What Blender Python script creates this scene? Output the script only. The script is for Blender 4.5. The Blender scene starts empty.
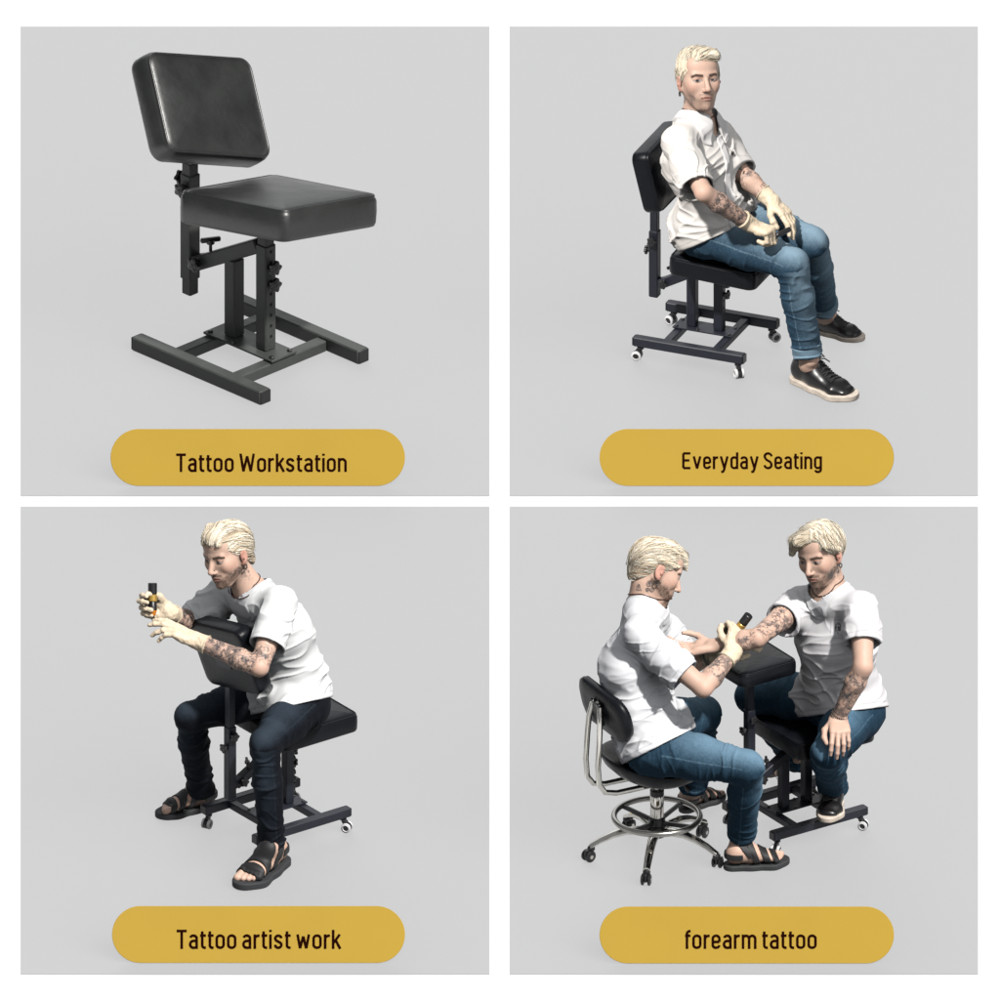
import bpy, math, random
import numpy as np
from mathutils import Vector, Matrix
random.seed(4)
S = 0.0036                       # metres per pixel of the 1000 px photograph
EL = math.radians(25)            # how far down the camera looks
CE, SE = math.cos(EL), math.sin(EL)
scene = bpy.context.scene
COL = scene.collection
A = lambda *v: np.array(v, float)
def V(px, py, w=None, z=None):
    """A world point from where it shows, and its height z (m) or its distance w (px) towards the camera."""
    x = (px-500)*S; v = (500-py)*S
    if w is None: wm = (z-v*CE)/SE
    else: wm = w*S
    return A(x, v*SE-wm*CE, v*CE+wm*SE)
def Wof(p): return (-p[1]*CE+p[2]*SE)/S
def D(r, u, t):
    v = A(r, u*SE-t*CE, u*CE+t*SE)
    return v/np.linalg.norm(v)
def unit(v):
    v = np.asarray(v, float); return v/(np.linalg.norm(v)+1e-12)
# ------------------------------------------------------------------ materials
def mat(name, col=(.5,.5,.5), rough=.5, metal=0, spec=.5, bump=0, bscale=60, attr=False, var=0, vscale=8, coat=0, sheen=0, sss=0, bdist=.002):
    m = bpy.data.materials.new(name); m.use_nodes = True
    nt = m.node_tree; b = nt.nodes['Principled BSDF']
    b.inputs['Base Color'].default_value = (*col, 1); b.inputs['Roughness'].default_value = rough
    b.inputs['Metallic'].default_value = metal; b.inputs['Specular IOR Level'].default_value = spec
    b.inputs['Coat Weight'].default_value = coat; b.inputs['Sheen Weight'].default_value = sheen
    if sss:
        b.inputs['Subsurface Weight'].default_value = sss; b.inputs['Subsurface Radius'].default_value = (1,.35,.2)
        b.inputs['Subsurface Scale'].default_value = .0016
    tc = nt.nodes.new('ShaderNodeTexCoord')
    src = None
    if attr:
        at = nt.nodes.new('ShaderNodeAttribute'); at.attribute_name = 'col'; src = at.outputs['Color']
    if var:
        n = nt.nodes.new('ShaderNodeTexNoise'); n.inputs['Scale'].default_value = vscale; n.inputs['Detail'].default_value = 5
        nt.links.new(tc.outputs['Object'], n.inputs['Vector'])
        mr = nt.nodes.new('ShaderNodeMapRange'); mr.inputs[3].default_value = 1-var; mr.inputs[4].default_value = 1+var
        mr.inputs[1].default_value = .3; mr.inputs[2].default_value = .7
        nt.links.new(n.outputs['Fac'], mr.inputs[0])
        mx = nt.nodes.new('ShaderNodeVectorMath'); mx.operation = 'SCALE'
        if src: nt.links.new(src, mx.inputs[0])
        else: mx.inputs[0].default_value = col
        nt.links.new(mr.outputs[0], mx.inputs['Scale']); src = mx.outputs[0]
        r2 = nt.nodes.new('ShaderNodeMapRange'); r2.inputs[3].default_value = max(.02, rough-.12); r2.inputs[4].default_value = min(1, rough+.1)
        nt.links.new(n.outputs['Fac'], r2.inputs[0]); nt.links.new(r2.outputs[0], b.inputs['Roughness'])
    if src: nt.links.new(src, b.inputs['Base Color'])
    if bump:
        n = nt.nodes.new('ShaderNodeTexNoise'); n.inputs['Scale'].default_value = bscale; n.inputs['Detail'].default_value = 4
        nt.links.new(tc.outputs['Object'], n.inputs['Vector'])
        bp = nt.nodes.new('ShaderNodeBump'); bp.inputs['Strength'].default_value = bump; bp.inputs['Distance'].default_value = bdist
        nt.links.new(n.outputs['Fac'], bp.inputs['Height']); nt.links.new(bp.outputs[0], b.inputs['Normal'])
    return m
M = {}
# ------------------------------------------------------------------ objects
def tag(o, label=None, cat=None, group=None, kind=None):
    if label: o['label'] = label
    if cat: o['category'] = cat
    if group: o['group'] = group
    if kind: o['kind'] = kind
    return o
def empty(name, loc, label=None, cat=None, group=None):
    o = bpy.data.objects.new(name, None); COL.objects.link(o); o.location = Vector([float(c) for c in loc])
    o.empty_display_size = .05
    return tag(o, label, cat, group)
def mesh_obj(name, verts, faces, m, parent=None, smooth=True, cols=None):
    """verts are world points; the object sits at its parent's place."""
    me = bpy.data.meshes.new(name)
    verts = np.asarray(verts, float)
    off = np.array(parent.matrix_basis.translation) if parent is not None else np.zeros(3)
    if parent is not None:
        q = parent
        while q.parent is not None: q = q.parent; off = off+np.array(q.matrix_basis.translation)
    vv = verts-off
    if isinstance(faces, np.ndarray):
        n = len(faces)
        me.vertices.add(len(vv)); me.vertices.foreach_set('co', vv.astype(np.float32).ravel())
        me.loops.add(n*4); me.loops.foreach_set('vertex_index', faces.astype(np.int32).ravel())
        me.polygons.add(n); me.polygons.foreach_set('loop_start', np.arange(0, n*4, 4, dtype=np.int32))
        me.update(calc_edges=True)
    else:
        me.from_pydata([tuple(v) for v in vv], [], faces)
    if smooth: me.polygons.foreach_set('use_smooth', [True]*len(me.polygons))
    if cols is not None:
        at = me.color_attributes.new('col', 'FLOAT_COLOR', 'POINT')
        c4 = np.ones((len(vv), 4), np.float32); c4[:, :3] = cols
        at.data.foreach_set('color', c4.ravel())
    me.materials.append(m)
    o = bpy.data.objects.new(name, me); COL.objects.link(o)
    if parent is not None: o.parent = parent
    return o
class MB:
    def __init__(s): s.v = []; s.f = []
    def add(s, vs, fs):
        b = len(s.v); s.v += [tuple(map(float, v)) for v in vs]; s.f += [tuple(b+i for i in f) for f in fs]; return s
    def box(s, c, ax, ay, az, hx, hy, hz, bev=.0):
        """bevelled box"""
        c, ax, ay, az = map(lambda q: np.asarray(q, float), (c, ax, ay, az)); bev = min(bev, .45*min(hx, hy, hz))
        rings = []
        prof = [(bev, -hz), (0, -hz+bev), (0, hz-bev), (bev, hz)] if bev else [(0, -hz), (0, hz)]
        for ins, z in prof:
            a, b = hx-ins, hy-ins; q = bev if bev else 0
            if q: pts = [(a, -b+q), (a, b-q), (a-q, b), (-a+q, b), (-a, b-q), (-a, -b+q), (-a+q, -b), (a-q, -b)]
            else: pts = [(a, -b), (a, b), (-a, b), (-a, -b)]
            rings.append([c+ax*x+ay*y+az*z for x, y in pts])
        return s.loft(rings, True)
    def bar(s, a, b, w, h, up=(0,0,1), bev=.003):
        a = np.asarray(a, float); b = np.asarray(b, float); az = unit(b-a); ax = unit(np.cross(up, az)); ay = np.cross(az, ax)
        return s.box((a+b)/2, ax, ay, az, w/2, h/2, np.linalg.norm(b-a)/2, bev)
    def loft(s, rings, caps=True, closed=False):
        n = len(rings[0]); vs = [p for r in rings for p in r]; fs = []
        k = len(rings)
        for i in range(k if closed else k-1):
            for j in range(n):
                a = i*n+j; b = i*n+(j+1)%n; c = ((i+1)%k)*n+(j+1)%n; d = ((i+1)%k)*n+j
                fs.append((a, b, c, d))
        if caps and not closed: fs += [tuple(reversed(range(n))), tuple(range((k-1)*n, k*n))]
        return s.add(vs, fs)
    def tube(s, pts, r, n=12, closed=False, caps=True, flat=1., up=None):
        pts = [np.asarray(p, float) for p in pts]; k = len(pts)
        rr = r if hasattr(r, '__len__') else [r]*k
        t0 = unit(pts[1]-pts[0]); u = np.asarray(up, float) if up is not None else (A(0,0,1) if abs(t0[2]) < .9 else A(1,0,0)); rings = []
        for i in range(k):
            if closed: t = unit(pts[(i+1)%k]-pts[i-1])
            else: t = unit(pts[min(i+1, k-1)]-pts[max(i-1, 0)])
            x = unit(np.cross(u, t)); y = np.cross(t, x)
            if up is None: u = y
            rings.append([pts[i]+(x*math.cos(2*math.pi*j/n)+y*math.sin(2*math.pi*j/n)*flat)*rr[i] for j in range(n)])
        return s.loft(rings, caps, closed)
    def lathe(s, c, axis, prof, n=24):
        """prof: (radius, height) along axis"""
        c = np.asarray(c, float); az = unit(axis); h = A(0,0,1) if abs(az[2]) < .9 else A(1,0,0); ax = unit(np.cross(h, az)); ay = np.cross(az, ax)
        return s.loft([[c+az*z+(ax*math.cos(2*math.pi*j/n)+ay*math.sin(2*math.pi*j/n))*max(r, 1e-5) for j in range(n)] for r, z in prof], True)
    def build(s, name, m, parent=None, smooth=True, angle=35):
        o = mesh_obj(name, s.v, s.f, m, parent, False)
        if smooth:
            me = o.data; me.polygons.foreach_set('use_smooth', [True]*len(me.polygons))
            try: me.set_sharp_from_angle(angle=math.radians(angle))
            except Exception: pass
        return o
# ------------------------------------------------------------------ noise
def _hash(i, j, k, seed):
    n = (i*374761393+j*668265263+k*2147483647+seed*974711) & 0xffffffff
    n = ((n ^ (n >> 13))*1274126177) & 0xffffffff
    return ((n ^ (n >> 16)) & 0xffff)/32767.5-1
def noise(p, seed=0):
    """value noise -1..1"""
    f = np.floor(p); q = p-f; q = q*q*(3-2*q); f = f.astype(np.int64)
    X = f[:, 0]*374761393+seed*974711; Y = f[:, 1]*668265263; Z = f[:, 2]*2147483647; x, y, z = q[:, 0], q[:, 1], q[:, 2]
    def hh(n):
        n = n & 0xffffffff; n = ((n ^ (n >> 13))*1274126177) & 0xffffffff; return ((n ^ (n >> 16)) & 0xffff)*(1/32767.5)-1
    r = []
    for dx in (0, 374761393):
        for dy in (0, 668265263):
            s0 = X+dx+Y+dy+Z; a = hh(s0); r.append(a+(hh(s0+2147483647)-a)*z)
    a = r[0]+(r[1]-r[0])*y; b = r[2]+(r[3]-r[2])*y
    return a+(b-a)*x
def fbm(p, o=3, seed=0):
    a = 1; s = 0; t = 0
    for i in range(o): s = s+a*noise(p*2**i+i*7.3, seed+i); t += a; a *= .5
    return s/t
# ------------------------------------------------------------------ implicit surfaces
class P_:
    def __init__(s, fn, c, R, k, op): s.fn, s.c, s.R, s.k, s.op = fn, np.asarray(c, float), R, k, op
def cone(a, b, ra, rb, k=.015, op='add'):
    a = np.asarray(a, float); b = np.asarray(b, float); ab = b-a; L2 = ab@ab+1e-12
    a4, ab4, iL, L4 = a.astype(np.float32), ab.astype(np.float32), np.float32(1/L2), np.float32(L2); dr = np.float32(rb-ra); r4 = np.float32(ra)
    def fn(p):
        q = p.astype(np.float32, copy=False)-a4; s = q@ab4; t = np.minimum(np.maximum(s*iL, 0), 1)
        d2 = np.einsum('ij,ij->i', q, q)-t*(2*s-t*L4)
        return np.sqrt(np.maximum(d2, 0))-(r4+dr*t)
    return P_(fn, (a+b)/2, np.linalg.norm(ab)/2+max(ra, rb), k, op)
def econe(a, b, ra, rb, side, k=.02, op='add'):
    """limb of elliptic section: ra=(half width along side, half depth)"""
    a = np.asarray(a, float); b = np.asarray(b, float); ab = b-a; L2 = ab@ab+1e-12; ax = ab/math.sqrt(L2)
    side = unit(np.asarray(side)-ax*(np.asarray(side)@ax)); fr = np.cross(ax, side)
    L = math.sqrt(L2); R4 = np.array([side, fr, ax], np.float32).T; a4 = a.astype(np.float32)
    def fn(p):
        q = (p.astype(np.float32, copy=False)-a4)@R4; t = np.minimum(np.maximum(q[:, 2]*np.float32(1/L), 0), 1)
        w = np.float32(ra[0])+np.float32(rb[0]-ra[0])*t; d = np.float32(ra[1])+np.float32(rb[1]-ra[1])*t; m = np.minimum(w, d)
        x, y, z = q[:, 0]/w, q[:, 1]/d, (q[:, 2]-t*np.float32(L))/m
        k0 = np.sqrt(x*x+y*y+z*z)+np.float32(1e-9); x /= w; y /= d; z /= m; k1 = np.sqrt(x*x+y*y+z*z)+np.float32(1e-9)
        return np.where(k0 < 1e-3, -m, k0*(k0-1)/k1)
    return P_(fn, (a+b)/2, math.sqrt(L2)/2+max(*ra, *rb), k, op)
def ell(c, ax, ay, az, r, k=.015, op='add'):
    c = np.asarray(c, float); Rm = np.array([ax, ay, az]); r = np.asarray(r, float)
    R4 = (Rm.T/r).astype(np.float32); c4 = c.astype(np.float32); i4 = (1/r).astype(np.float32)
    def fn(p):
        q = (p.astype(np.float32, copy=False)-c4)@R4; k0 = np.sqrt(np.einsum('ij,ij->i', q, q))+np.float32(1e-9); q *= i4; k1 = np.sqrt(np.einsum('ij,ij->i', q, q))+np.float32(1e-9)
        return np.where(k0 < 1e-3, -r.min(), k0*(k0-1)/k1)
    return P_(fn, c, r.max(), k, op)
def plane(c, n, k=.003, op='int'):
    c = np.asarray(c, float); n = unit(n)
    return P_(lambda p: (p-c)@n, c, 1e9, k, op)
def smin(a, b, k):
    k = np.float32(k); h = np.minimum(np.maximum(np.float32(.5)+(b-a)*(np.float32(.5)/k), 0), 1); return b+(a-b)*h-k*h*(1-h)
def evalp(prims, p):
    d = np.full(len(p), 1e3, np.float32)
    for q in prims:
        e = q.fn(p)
        if q.op == 'add': d = smin(d, e, q.k)
        elif q.op == 'sub': d = -smin(-d, e, q.k)
        else: d = -smin(-d, -e, q.k)
    return d
def group(prims, k=.01, op='add', c=None, R=None):
    pos = [q for q in prims if q.op == 'add']; c = np.mean([q.c for q in pos], 0) if c is None else c
    R = max(np.linalg.norm(q.c-c)+q.R for q in pos)
    return P_(lambda p: evalp(prims, p), c, R, k, op)
CORN = np.array([(i, j, k) for i in (0, 1) for j in (0, 1) for k in (0, 1)])
EDG = [(a, b) for a in range(8) for b in range(8) if a < b and np.abs(CORN[a]-CORN[b]).sum() == 1]


def polygonize(prims, h, B=20, slack=1.35):
    pos = [q for q in prims if q.op == 'add']
    lo = np.min([q.c-q.R for q in pos], 0)-3*h; hi = np.max([q.c+q.R for q in pos], 0)+3*h
    nb = np.ceil((hi-lo)/(B*h)).astype(int); N = nb*B+4
    g = np.stack(np.meshgrid(*[np.arange(n) for n in nb], indexing='ij'), -1).reshape(-1, 3)
    cen = lo+(g+.5)*B*h; diag = B*h*.87
    near = np.abs(evalp(prims, cen)) < diag*slack+.012
    lin = np.arange(B+1); gx = np.stack(np.meshgrid(lin, lin, lin, indexing='ij'), -1).reshape(-1, 3)
    KV, PV, F = [], [], []
    def key(c): return (c[..., 0].astype(np.int64)+1)*(N[1]+2)*(N[2]+2)+(c[..., 1]+1)*(N[2]+2)+c[..., 2]+1
    def block(b, cc):
        loc = [q for q in prims if q.R > 1e8 or np.linalg.norm(q.c-cc)-q.R < diag+q.k+.01]
        if not any(q.op == 'add' for q in loc): return None
        o = b*B
        val = evalp(loc, (lo+(o+gx)*h).astype(np.float32)).reshape(B+1, B+1, B+1); ins = val < 0
        if ins.all() or not ins.any(): return None
        KV, PV, F = [], [], []
        cs = ins[:-1, :-1, :-1].astype(np.int8)
        for i, j, k in CORN[1:]: cs = cs+ins[i:B+i, j:B+j, k:B+k]
        act = np.argwhere((cs > 0) & (cs < 8))
        if len(act):
            cv = np.stack([val[act[:, 0]+i, act[:, 1]+j, act[:, 2]+k] for i, j, k in CORN], 1)
            acc = np.zeros((len(act), 3)); cnt = np.zeros(len(act))
            for a, c in EDG:
                va, vc = cv[:, a], cv[:, c]; m = (va < 0) != (vc < 0)
                t = np.where(m, va/np.where(m, va-vc, 1), 0)
                acc += np.where(m[:, None], CORN[a]+t[:, None]*(CORN[c]-CORN[a]), 0); cnt += m
            KV.append(key(act+o)); PV.append(lo+(act+o+acc/cnt[:, None])*h)
        for ax in range(3):
            s1 = [slice(0, B)]*3; s2 = [slice(0, B)]*3; s2[ax] = slice(1, B+1)
            a, c = ins[tuple(s1)], ins[tuple(s2)]
            e = np.argwhere(a != c)
            if not len(e): continue
            out = a[e[:, 0], e[:, 1], e[:, 2]]
            u, w = [(1, 2), (2, 0), (0, 1)][ax]; du = np.zeros(3, int); du[u] = 1; dw = np.zeros(3, int); dw[w] = 1
            e = e+o
            q = np.stack([key(e-du-dw), key(e-dw), key(e), key(e-du)], 1)
            q[~out] = q[~out][:, ::-1]; F.append(q)
        return KV, PV, F
    for r in map(block, g[near], cen[near]):
        if r: KV += r[0]; PV += r[1]; F += r[2]
    K = np.concatenate(KV); P = np.concatenate(PV); F = np.concatenate(F)
    o = np.argsort(K); K = K[o]; P = P[o]
    idx = np.searchsorted(K, F); idx = np.clip(idx, 0, len(K)-1)
    ok = (K[idx] == F).all(1)
    return P, idx[ok].astype(np.int32)
def vnormals(P, F):
    n = np.cross(P[F[:, 2]]-P[F[:, 0]], P[F[:, 3]]-P[F[:, 1]]); out = np.zeros_like(P)
    for i in range(4): np.add.at(out, F[:, i], n)
    return out/(np.linalg.norm(out, axis=1)[:, None]+1e-12)
def sdf_obj(name, prims, h, m, parent=None, disp=None, color=None):
    P, F = polygonize(prims, h)
    if disp is not None: P = P+vnormals(P, F)*disp(P)[:, None]
    return mesh_obj(name, P, F, m, parent, True, color(P) if color is not None else None)
M['leather1'] = mat('black_leatherette', (.013,.0145,.0135), .40, spec=.85, bump=.25, bscale=45, var=.25, vscale=9, bdist=.004)
M['leather2'] = mat('navy_black_leatherette', (.006,.007,.010), .38, spec=.2, bump=.25, bscale=60, var=.25, vscale=12, bdist=.003)
M['steel1'] = mat('dark_powder_coated_steel', (.056,.061,.057), .5, spec=.4, bump=.12, bscale=500, var=.15, vscale=20, bdist=.0006)
M['steel2'] = mat('navy_powder_coated_steel', (.016,.018,.027), .5, spec=.4, bump=.12, bscale=500, var=.15, vscale=20, bdist=.0006)
M['plastic'] = mat('black_plastic', (.012,.012,.014), .35, spec=.5)
M['hole'] = mat('black_hole', (.004,.004,.004), .9)
M['wheel'] = mat('white_wheel', (.75,.75,.76), .4)
M['chrome'] = mat('chrome', (.62,.60,.56), .12, metal=1, var=.12, vscale=14)
M['boltsteel'] = mat('bolt_steel', (.10,.10,.10), .4, metal=1)
M['floor_white'] = mat("white_floor", (.88,.88,.88), .9, spec=.1)
M['floor_grey'] = mat('grey_floor', (.5,.5,.5), .9, spec=.05)
M['gold'] = mat('mustard_yellow_paint', (.465,.303,.041), .7, spec=.2, var=.03, vscale=3)
M['ink'] = mat('dark_brown_lettering', (.016,.003,.002), .9, spec=.0)
# ---------------------------------------------------------------- floor
def gz(px, py, z=0.): return V(px, py, z=z)
def quad(name, x0, y0, x1, y1, z, m):
    pts = [gz(x0, y1, z), gz(x1, y1, z), gz(x1, y0, z), gz(x0, y0, z)]
    return tag(mesh_obj(name, pts, [(0,1,2,3)], m, None, False), kind='structure')
FL = []
FL.append(quad('floor', -1500, -1500, 2500, 2500, 0, M['floor_white']))
for x0, y0, x1, y1 in ((20.5,26.5,489.5,496), (509.5,26.5,978,496), (20.5,506.5,489.5,974.5), (509.5,506.5,978,974.5)):
    FL.append(quad('floor_panel', x0, y0, x1, y1, .001, M['floor_grey']))
GZ = .001
# ---------------------------------------------------------------- chair parts
def outline(a, b, r, n=7):
    pts = []
    for cx, cy, a0 in ((a-r, b-r, 0), (-a+r, b-r, 90), (-a+r, -b+r, 180), (a-r, -b+r, 270)):
        for i in range(n):
            t = math.radians(a0+90*i/(n-1)); pts.append((cx+r*math.cos(t), cy+r*math.sin(t)))
    return pts
def cushion(name, c, ax, ay, la, lb, th, r, m, parent, pip=.5, dent=None):
    """c: centre of the bottom face; normal ax x ay"""
    ax = unit(ax); ay = unit(np.asarray(ay)-ax*(np.asarray(ay)@ax)); n = np.cross(ax, ay); c = np.asarray(c, float)
    k = th/.07
    prof = [(.03*k, 0), (.010*k, 0), (.003*k, .003*k), (0, .010*k), (-.001*k, th*.5), (0, th-.012*k), (.002*k, th-.007*k), (.0042*k, th-.0045*k), (.0035*k, th-.001*k), (.0055*k, th+.0015*k),
            (.0085*k, th+.0012*k), (.0098*k, th-.0008*k), (.0125*k, th+.001*k), (.022*k, th+.004*k), (.042*k, th+.007*k), (.08*k, th+.0095*k), (.12*k, th+.0105*k)]
    rings = []
    for ins, z in prof:
        ins = min(ins, min(la, lb)/2-.004); rr = max(.004, r-ins*.8)
        rings.append([c+ax*x+ay*y+n*z for x, y in outline(la/2-ins, lb/2-ins, min(rr, la/2-ins-.001, lb/2-ins-.001))])
    return MB().loft(rings).build(name, m, parent, angle=60)
def star_knob(c, axis, m, parent, r=.017, L=.022, name='knob'):
    """five lobed hand knob with its stud"""
    az = unit(axis); h = A(0,0,1) if abs(az[2]) < .9 else A(1,0,0); ax = unit(np.cross(h, az)); ay = np.cross(az, ax); c = np.asarray(c, float)
    b = MB(); rings = []
    for ins, z in ((.005, L*.45), (0, L*.55), (0, L*.9), (.004, L), (.009, L*1.03)):
        rings.append([c+az*z+(ax*math.cos(t)+ay*math.sin(t))*max(.003, r*(1+.16*math.cos(5*t))-ins*r/.017) for t in np.linspace(0, 2*math.pi, 40, endpoint=False)])
    b.loft(rings); b.lathe(c, az, [(r*.55, 0), (r*.5, L*.5)], 16)
    b.lathe(c+az*L, az, [(r*.30, 0), (r*.30, .002), (r*.2, .003)], 12)
    return b.build(name, m, parent)
def caster(p, swivel, k, root, m1, s=1.):
    """twin wheel caster under point p (the underside of the rail)"""
    R = .0195*k; sw = unit(A(*swivel, 0)); side = A(-sw[1], sw[0], 0); H = p[2]-GZ; wc = A(p[0], p[1], GZ+R)+sw*.014*k
    c = MB(); c.lathe(p-A(0,0,.012*k), (0,0,1), [(.005*k, -.004*k), (.013*k, 0), (.013*k, .006*k), (.006*k, .012*k)], 14)
    c.bar(p-A(0,0,.012*k), wc+A(0,0,.012*k), .020*k, .016*k, up=side)
    c.lathe(wc-side*.006*k, side, [(.001, 0), (R*.98, 0), (R*.98, .012*k), (.001, .012*k)], 20)
    o = c.build('caster', m1, root)
    for sg in (-1, 1):
        w = MB(); w.lathe(wc+side*sg*.0075*k, side*sg, [(R*.6, 0), (R*.95, .0005), (R, .003*k), (R*.97, .008*k), (R*.62, .0105*k), (R*.55, .007*k)], 28)
        w.build('wheel', M['wheel'], o)
        h = MB(); h.lathe(wc+side*sg*.0085*k, side*sg, [(R*.6, 0), (R*.58, .006*k), (R*.25, .008*k), (.001, .008*k)], 20)
        h.build('hub_cap', M['plastic'], o)
def chair(cx, cy, az, k, casters, pads, lth, st, label, f_up=-.205, up=(.137,.415), inner=(.097,.50), post_top=.30, L=.44, W=.33, side=1, seat=None, stack=False):
    """frame of the adjustable chair. cx,cy: where the ground point under its middle shows; az: forward direction on the floor; k: size"""
    O = V(cx, cy, z=GZ); a = math.radians(az); F = A(math.cos(a), math.sin(a), 0); B = A(-math.sin(a), math.cos(a), 0); Z = A(0,0,1)
    root = empty('adjustable_chair', O, label, 'chair', 'black adjustable padded chairs')
    h0 = .060 if casters else 0
    def P(f, s, z): return O+(F*f+B*s+Z*(z+h0))*k
    T = .036
    for sg in (-1, 1):
        b = MB().bar(P(-L/2, sg*W/2, T/2), P(L/2, sg*W/2, T/2), T*k, T*k, bev=.003*k); r = b.build('base_rail', st, root)
        for e in (-1, 1):
            MB().bar(P(e*L/2, sg*W/2, T/2), P(e*(L/2+.003), sg*W/2, T/2), (T-.004)*k, (T-.004)*k, bev=.001*k).build('end_cap', M['plastic'], r)
            if casters: caster(P(e*(L/2-.025), sg*W/2, 0), casters[(sg+1)+(e+1)//2], k, root, M['plastic'])
    for f in (-.098, .098):
        MB().bar(P(f, -W/2+T/2, T*.42), P(f, W/2-T/2, T*.42), T*.9*k, T*.8*k, bev=.003*k).build('cross_bar', st, root)
    pl = MB().box(P(0, 0, T*.86+.004), F, B, Z, .118*k, .042*k, .003*k, .001*k).build('mounting_plate', st, root)
    for f, s in ((-.105,-.03), (-.105,.03), (.105,-.03), (.105,.03), (-.02,-.034), (.02,.034)):
        MB().lathe(P(f, s, T*.86+.006), Z, [(.007*k, 0), (.007*k, .004*k), (.004*k, .006*k)], 6).build('bolt', M['boltsteel'], pl)
    pz = T*.86+.007
    # rear post leans against the arm; front post carries the seat
    def armz(f): return .182+(f+.19)*.55
    MB().bar(P(-.054, 0, pz), P(-.054, 0, armz(-.054)-.016), T*k, T*k, F, .003*k).build('rear_post', st, root)
    fp = MB().bar(P(.054, 0, pz), P(.054, 0, post_top), T*k, T*k, F, .003*k).build('front_post', st, root)
    for z in np.arange(.075, post_top-.005, .028):
        MB().lathe(P(.054+T/2+.0003, 0, z), F, [(.0045*k, 0), (.0045*k, .0004), (.001, .0004)], 12).build('adjustment_hole', M['hole'], fp)
        if stack: MB().lathe(P(.054+T/2, 0, z), F, [(.014*k, 0), (.014*k, .012*k), (.009*k, .013*k)], 16).build('stop_disc', M['plastic'], fp)
    MB().bar(P(.054, 0, post_top-.02), P(.054, 0, post_top+.055), .030*k, .030*k, F, .002*k).build('seat_tube', st, root)
    a0 = P(f_up+T*.62, 0, armz(f_up+T/2)); a1 = P(.054-T/2+.001, 0, armz(.054-T/2))
    arm = MB().bar(a0, a1, T*.98*k, T*.98*k, B, .003*k).build('support_arm', st, root)
    MB().bar(P(f_up+T*.3, 0, armz(f_up+.02)), a0+(a1-a0)*.2, .031*k, .031*k, B, .002*k).build('arm_insert', st, arm)
    MB().bar(P(f_up, 0, up[0]), P(f_up, 0, up[1]), T*k, T*k, F, .003*k).build('back_post', st, root)
    MB().bar(P(f_up, 0, inner[0]), P(f_up, 0, inner[1]), .029*k, .029*k, F, .002*k).build('inner_tube', st, root)
    kr = .0165*k; kl = .021*k; sb = B*(-1)
    for pt, d in ((P(f_up, -T/2*side, up[1]-.035), sb*side), (P(f_up-T/2, 0, up[1]-.085 if casters else up[1]-.02), -F), (P(f_up+.045, -T/2*side, armz(f_up+.045)), sb*side), (P(.054+T/2, 0, post_top-.055), F), (P(.054+T/2, 0, post_top-.10), F)):
        star_knob(pt, d, M['plastic'], root, kr, kl)
    w = MB(); wc = P(-.135, 0, armz(-.135)+T*.55); w.lathe(wc, Z, [(.004*k, 0), (.004*k, .018*k), (.010*k, .02*k), (.010*k, .03*k)], 12)
    w.bar(wc+Z*.030*k-B*.022*k-F*.012*k, wc+Z*.030*k+B*.022*k+F*.012*k, .010*k, .012*k, Z, .003*k); w.build('wing_screw', M['plastic'], root)
    for nm, c, ax, ay, la, lb, th in pads:
        o = cushion(nm, c, ax, ay, la, lb, th, .035*k if nm != 'seat' or k < 1.2 else .026*k, lth, root)
        n = np.cross(unit(ax), unit(ay))
        MB().box(np.asarray(c)-n*.004*k, unit(ax), unit(ay), n, la*.13, lb*.13, .004*k, .001).build('pad_bracket', st, o)
    return root, P
def camv(r, u, t): return A(r, u*SE-t*CE, u*CE+t*SE)
def top_to_pad(ctr, a, b, th):
    """ctr: world centre of the TOP face, a x b = outward normal"""
    n = np.cross(unit(a), unit(b)); return ctr-n*th
# chair 1: large chair, no casters ------------------------------------------------------------
k = 1.5
Fc, Bc = camv(109,-21,94.6), camv(97,17,-108)
O1 = V(250, 355.6, z=GZ)
def pad_at(px, py, ref, a, b, la, lb, th):
    """pad whose top face shows its centre at px,py, at the depth of the world point ref"""
    c = V(px, py, w=Wof(ref)); return top_to_pad(c, a, b, th), a, b, la, lb, th
az = math.radians(-45.5); F1 = A(math.cos(az), math.sin(az), 0)
seat1 = ('seat',)+pad_at(279, 193, O1+F1*.10*k+A(0,0,.44*k), Fc, Bc, .348*k, .348*k, .078*k)
bx, bd = camv(104,-7,-100), camv(24,-106,32)
back1 = ('backrest',)+pad_at(209.5, 105, O1-F1*.16*k+A(0,0,.60*k), bx, -bd, .350*k, .265*k, .066*k)
chair(250, 355.6, -45.5, k, None, [seat1, back1], M['leather1'], M['steel1'], 'large empty black padded chair with bare rail feet and no wheels', inner=(.097,.445), post_top=.315)
# chair 2: castered, man in front ---------------------------------------------------------------
def axes(az): a = math.radians(az); return A(math.cos(a), math.sin(a), 0), A(-math.sin(a), math.cos(a), 0), A(0,0,1)
F, B, Z = axes(-22); O = V(706, 351, z=GZ); k = 1.0
s2 = ('seat', O+F*.085+Z*.355, F+Z*-.04, B, .34, .34, .070)
ln = math.radians(14)
u2 = Z*math.cos(ln)-F*math.sin(ln); n2 = F*math.cos(ln)+Z*math.sin(ln)
b2 = ('backrest', O-F*.200+Z*.695-n2*.0, B, u2, .34, .235, .066)
cas = [(-1,.3), (.3,-1), (-.6,.5), (.9,.5)]
chair(706, 351, -22, .97, cas, [s2, b2], M['leather2'], M['steel2'], 'black chair on white wheels under the man in the button shirt', inner=(.15,.54), up=(.130,.400), post_top=.285)
# chair 3: turned round, the pad in front of the chest ---------------------------------------------
F, B, Z = axes(36); O3 = V(276, 829, z=GZ)
s3 = ('seat', V(295, 709, w=Wof(O3+Z*.45+F*.08))-Z*.07, F, B, .34, .34, .066)
a3, c3 = camv(57,-14,71), camv(19,-53,-25.7)
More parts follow.
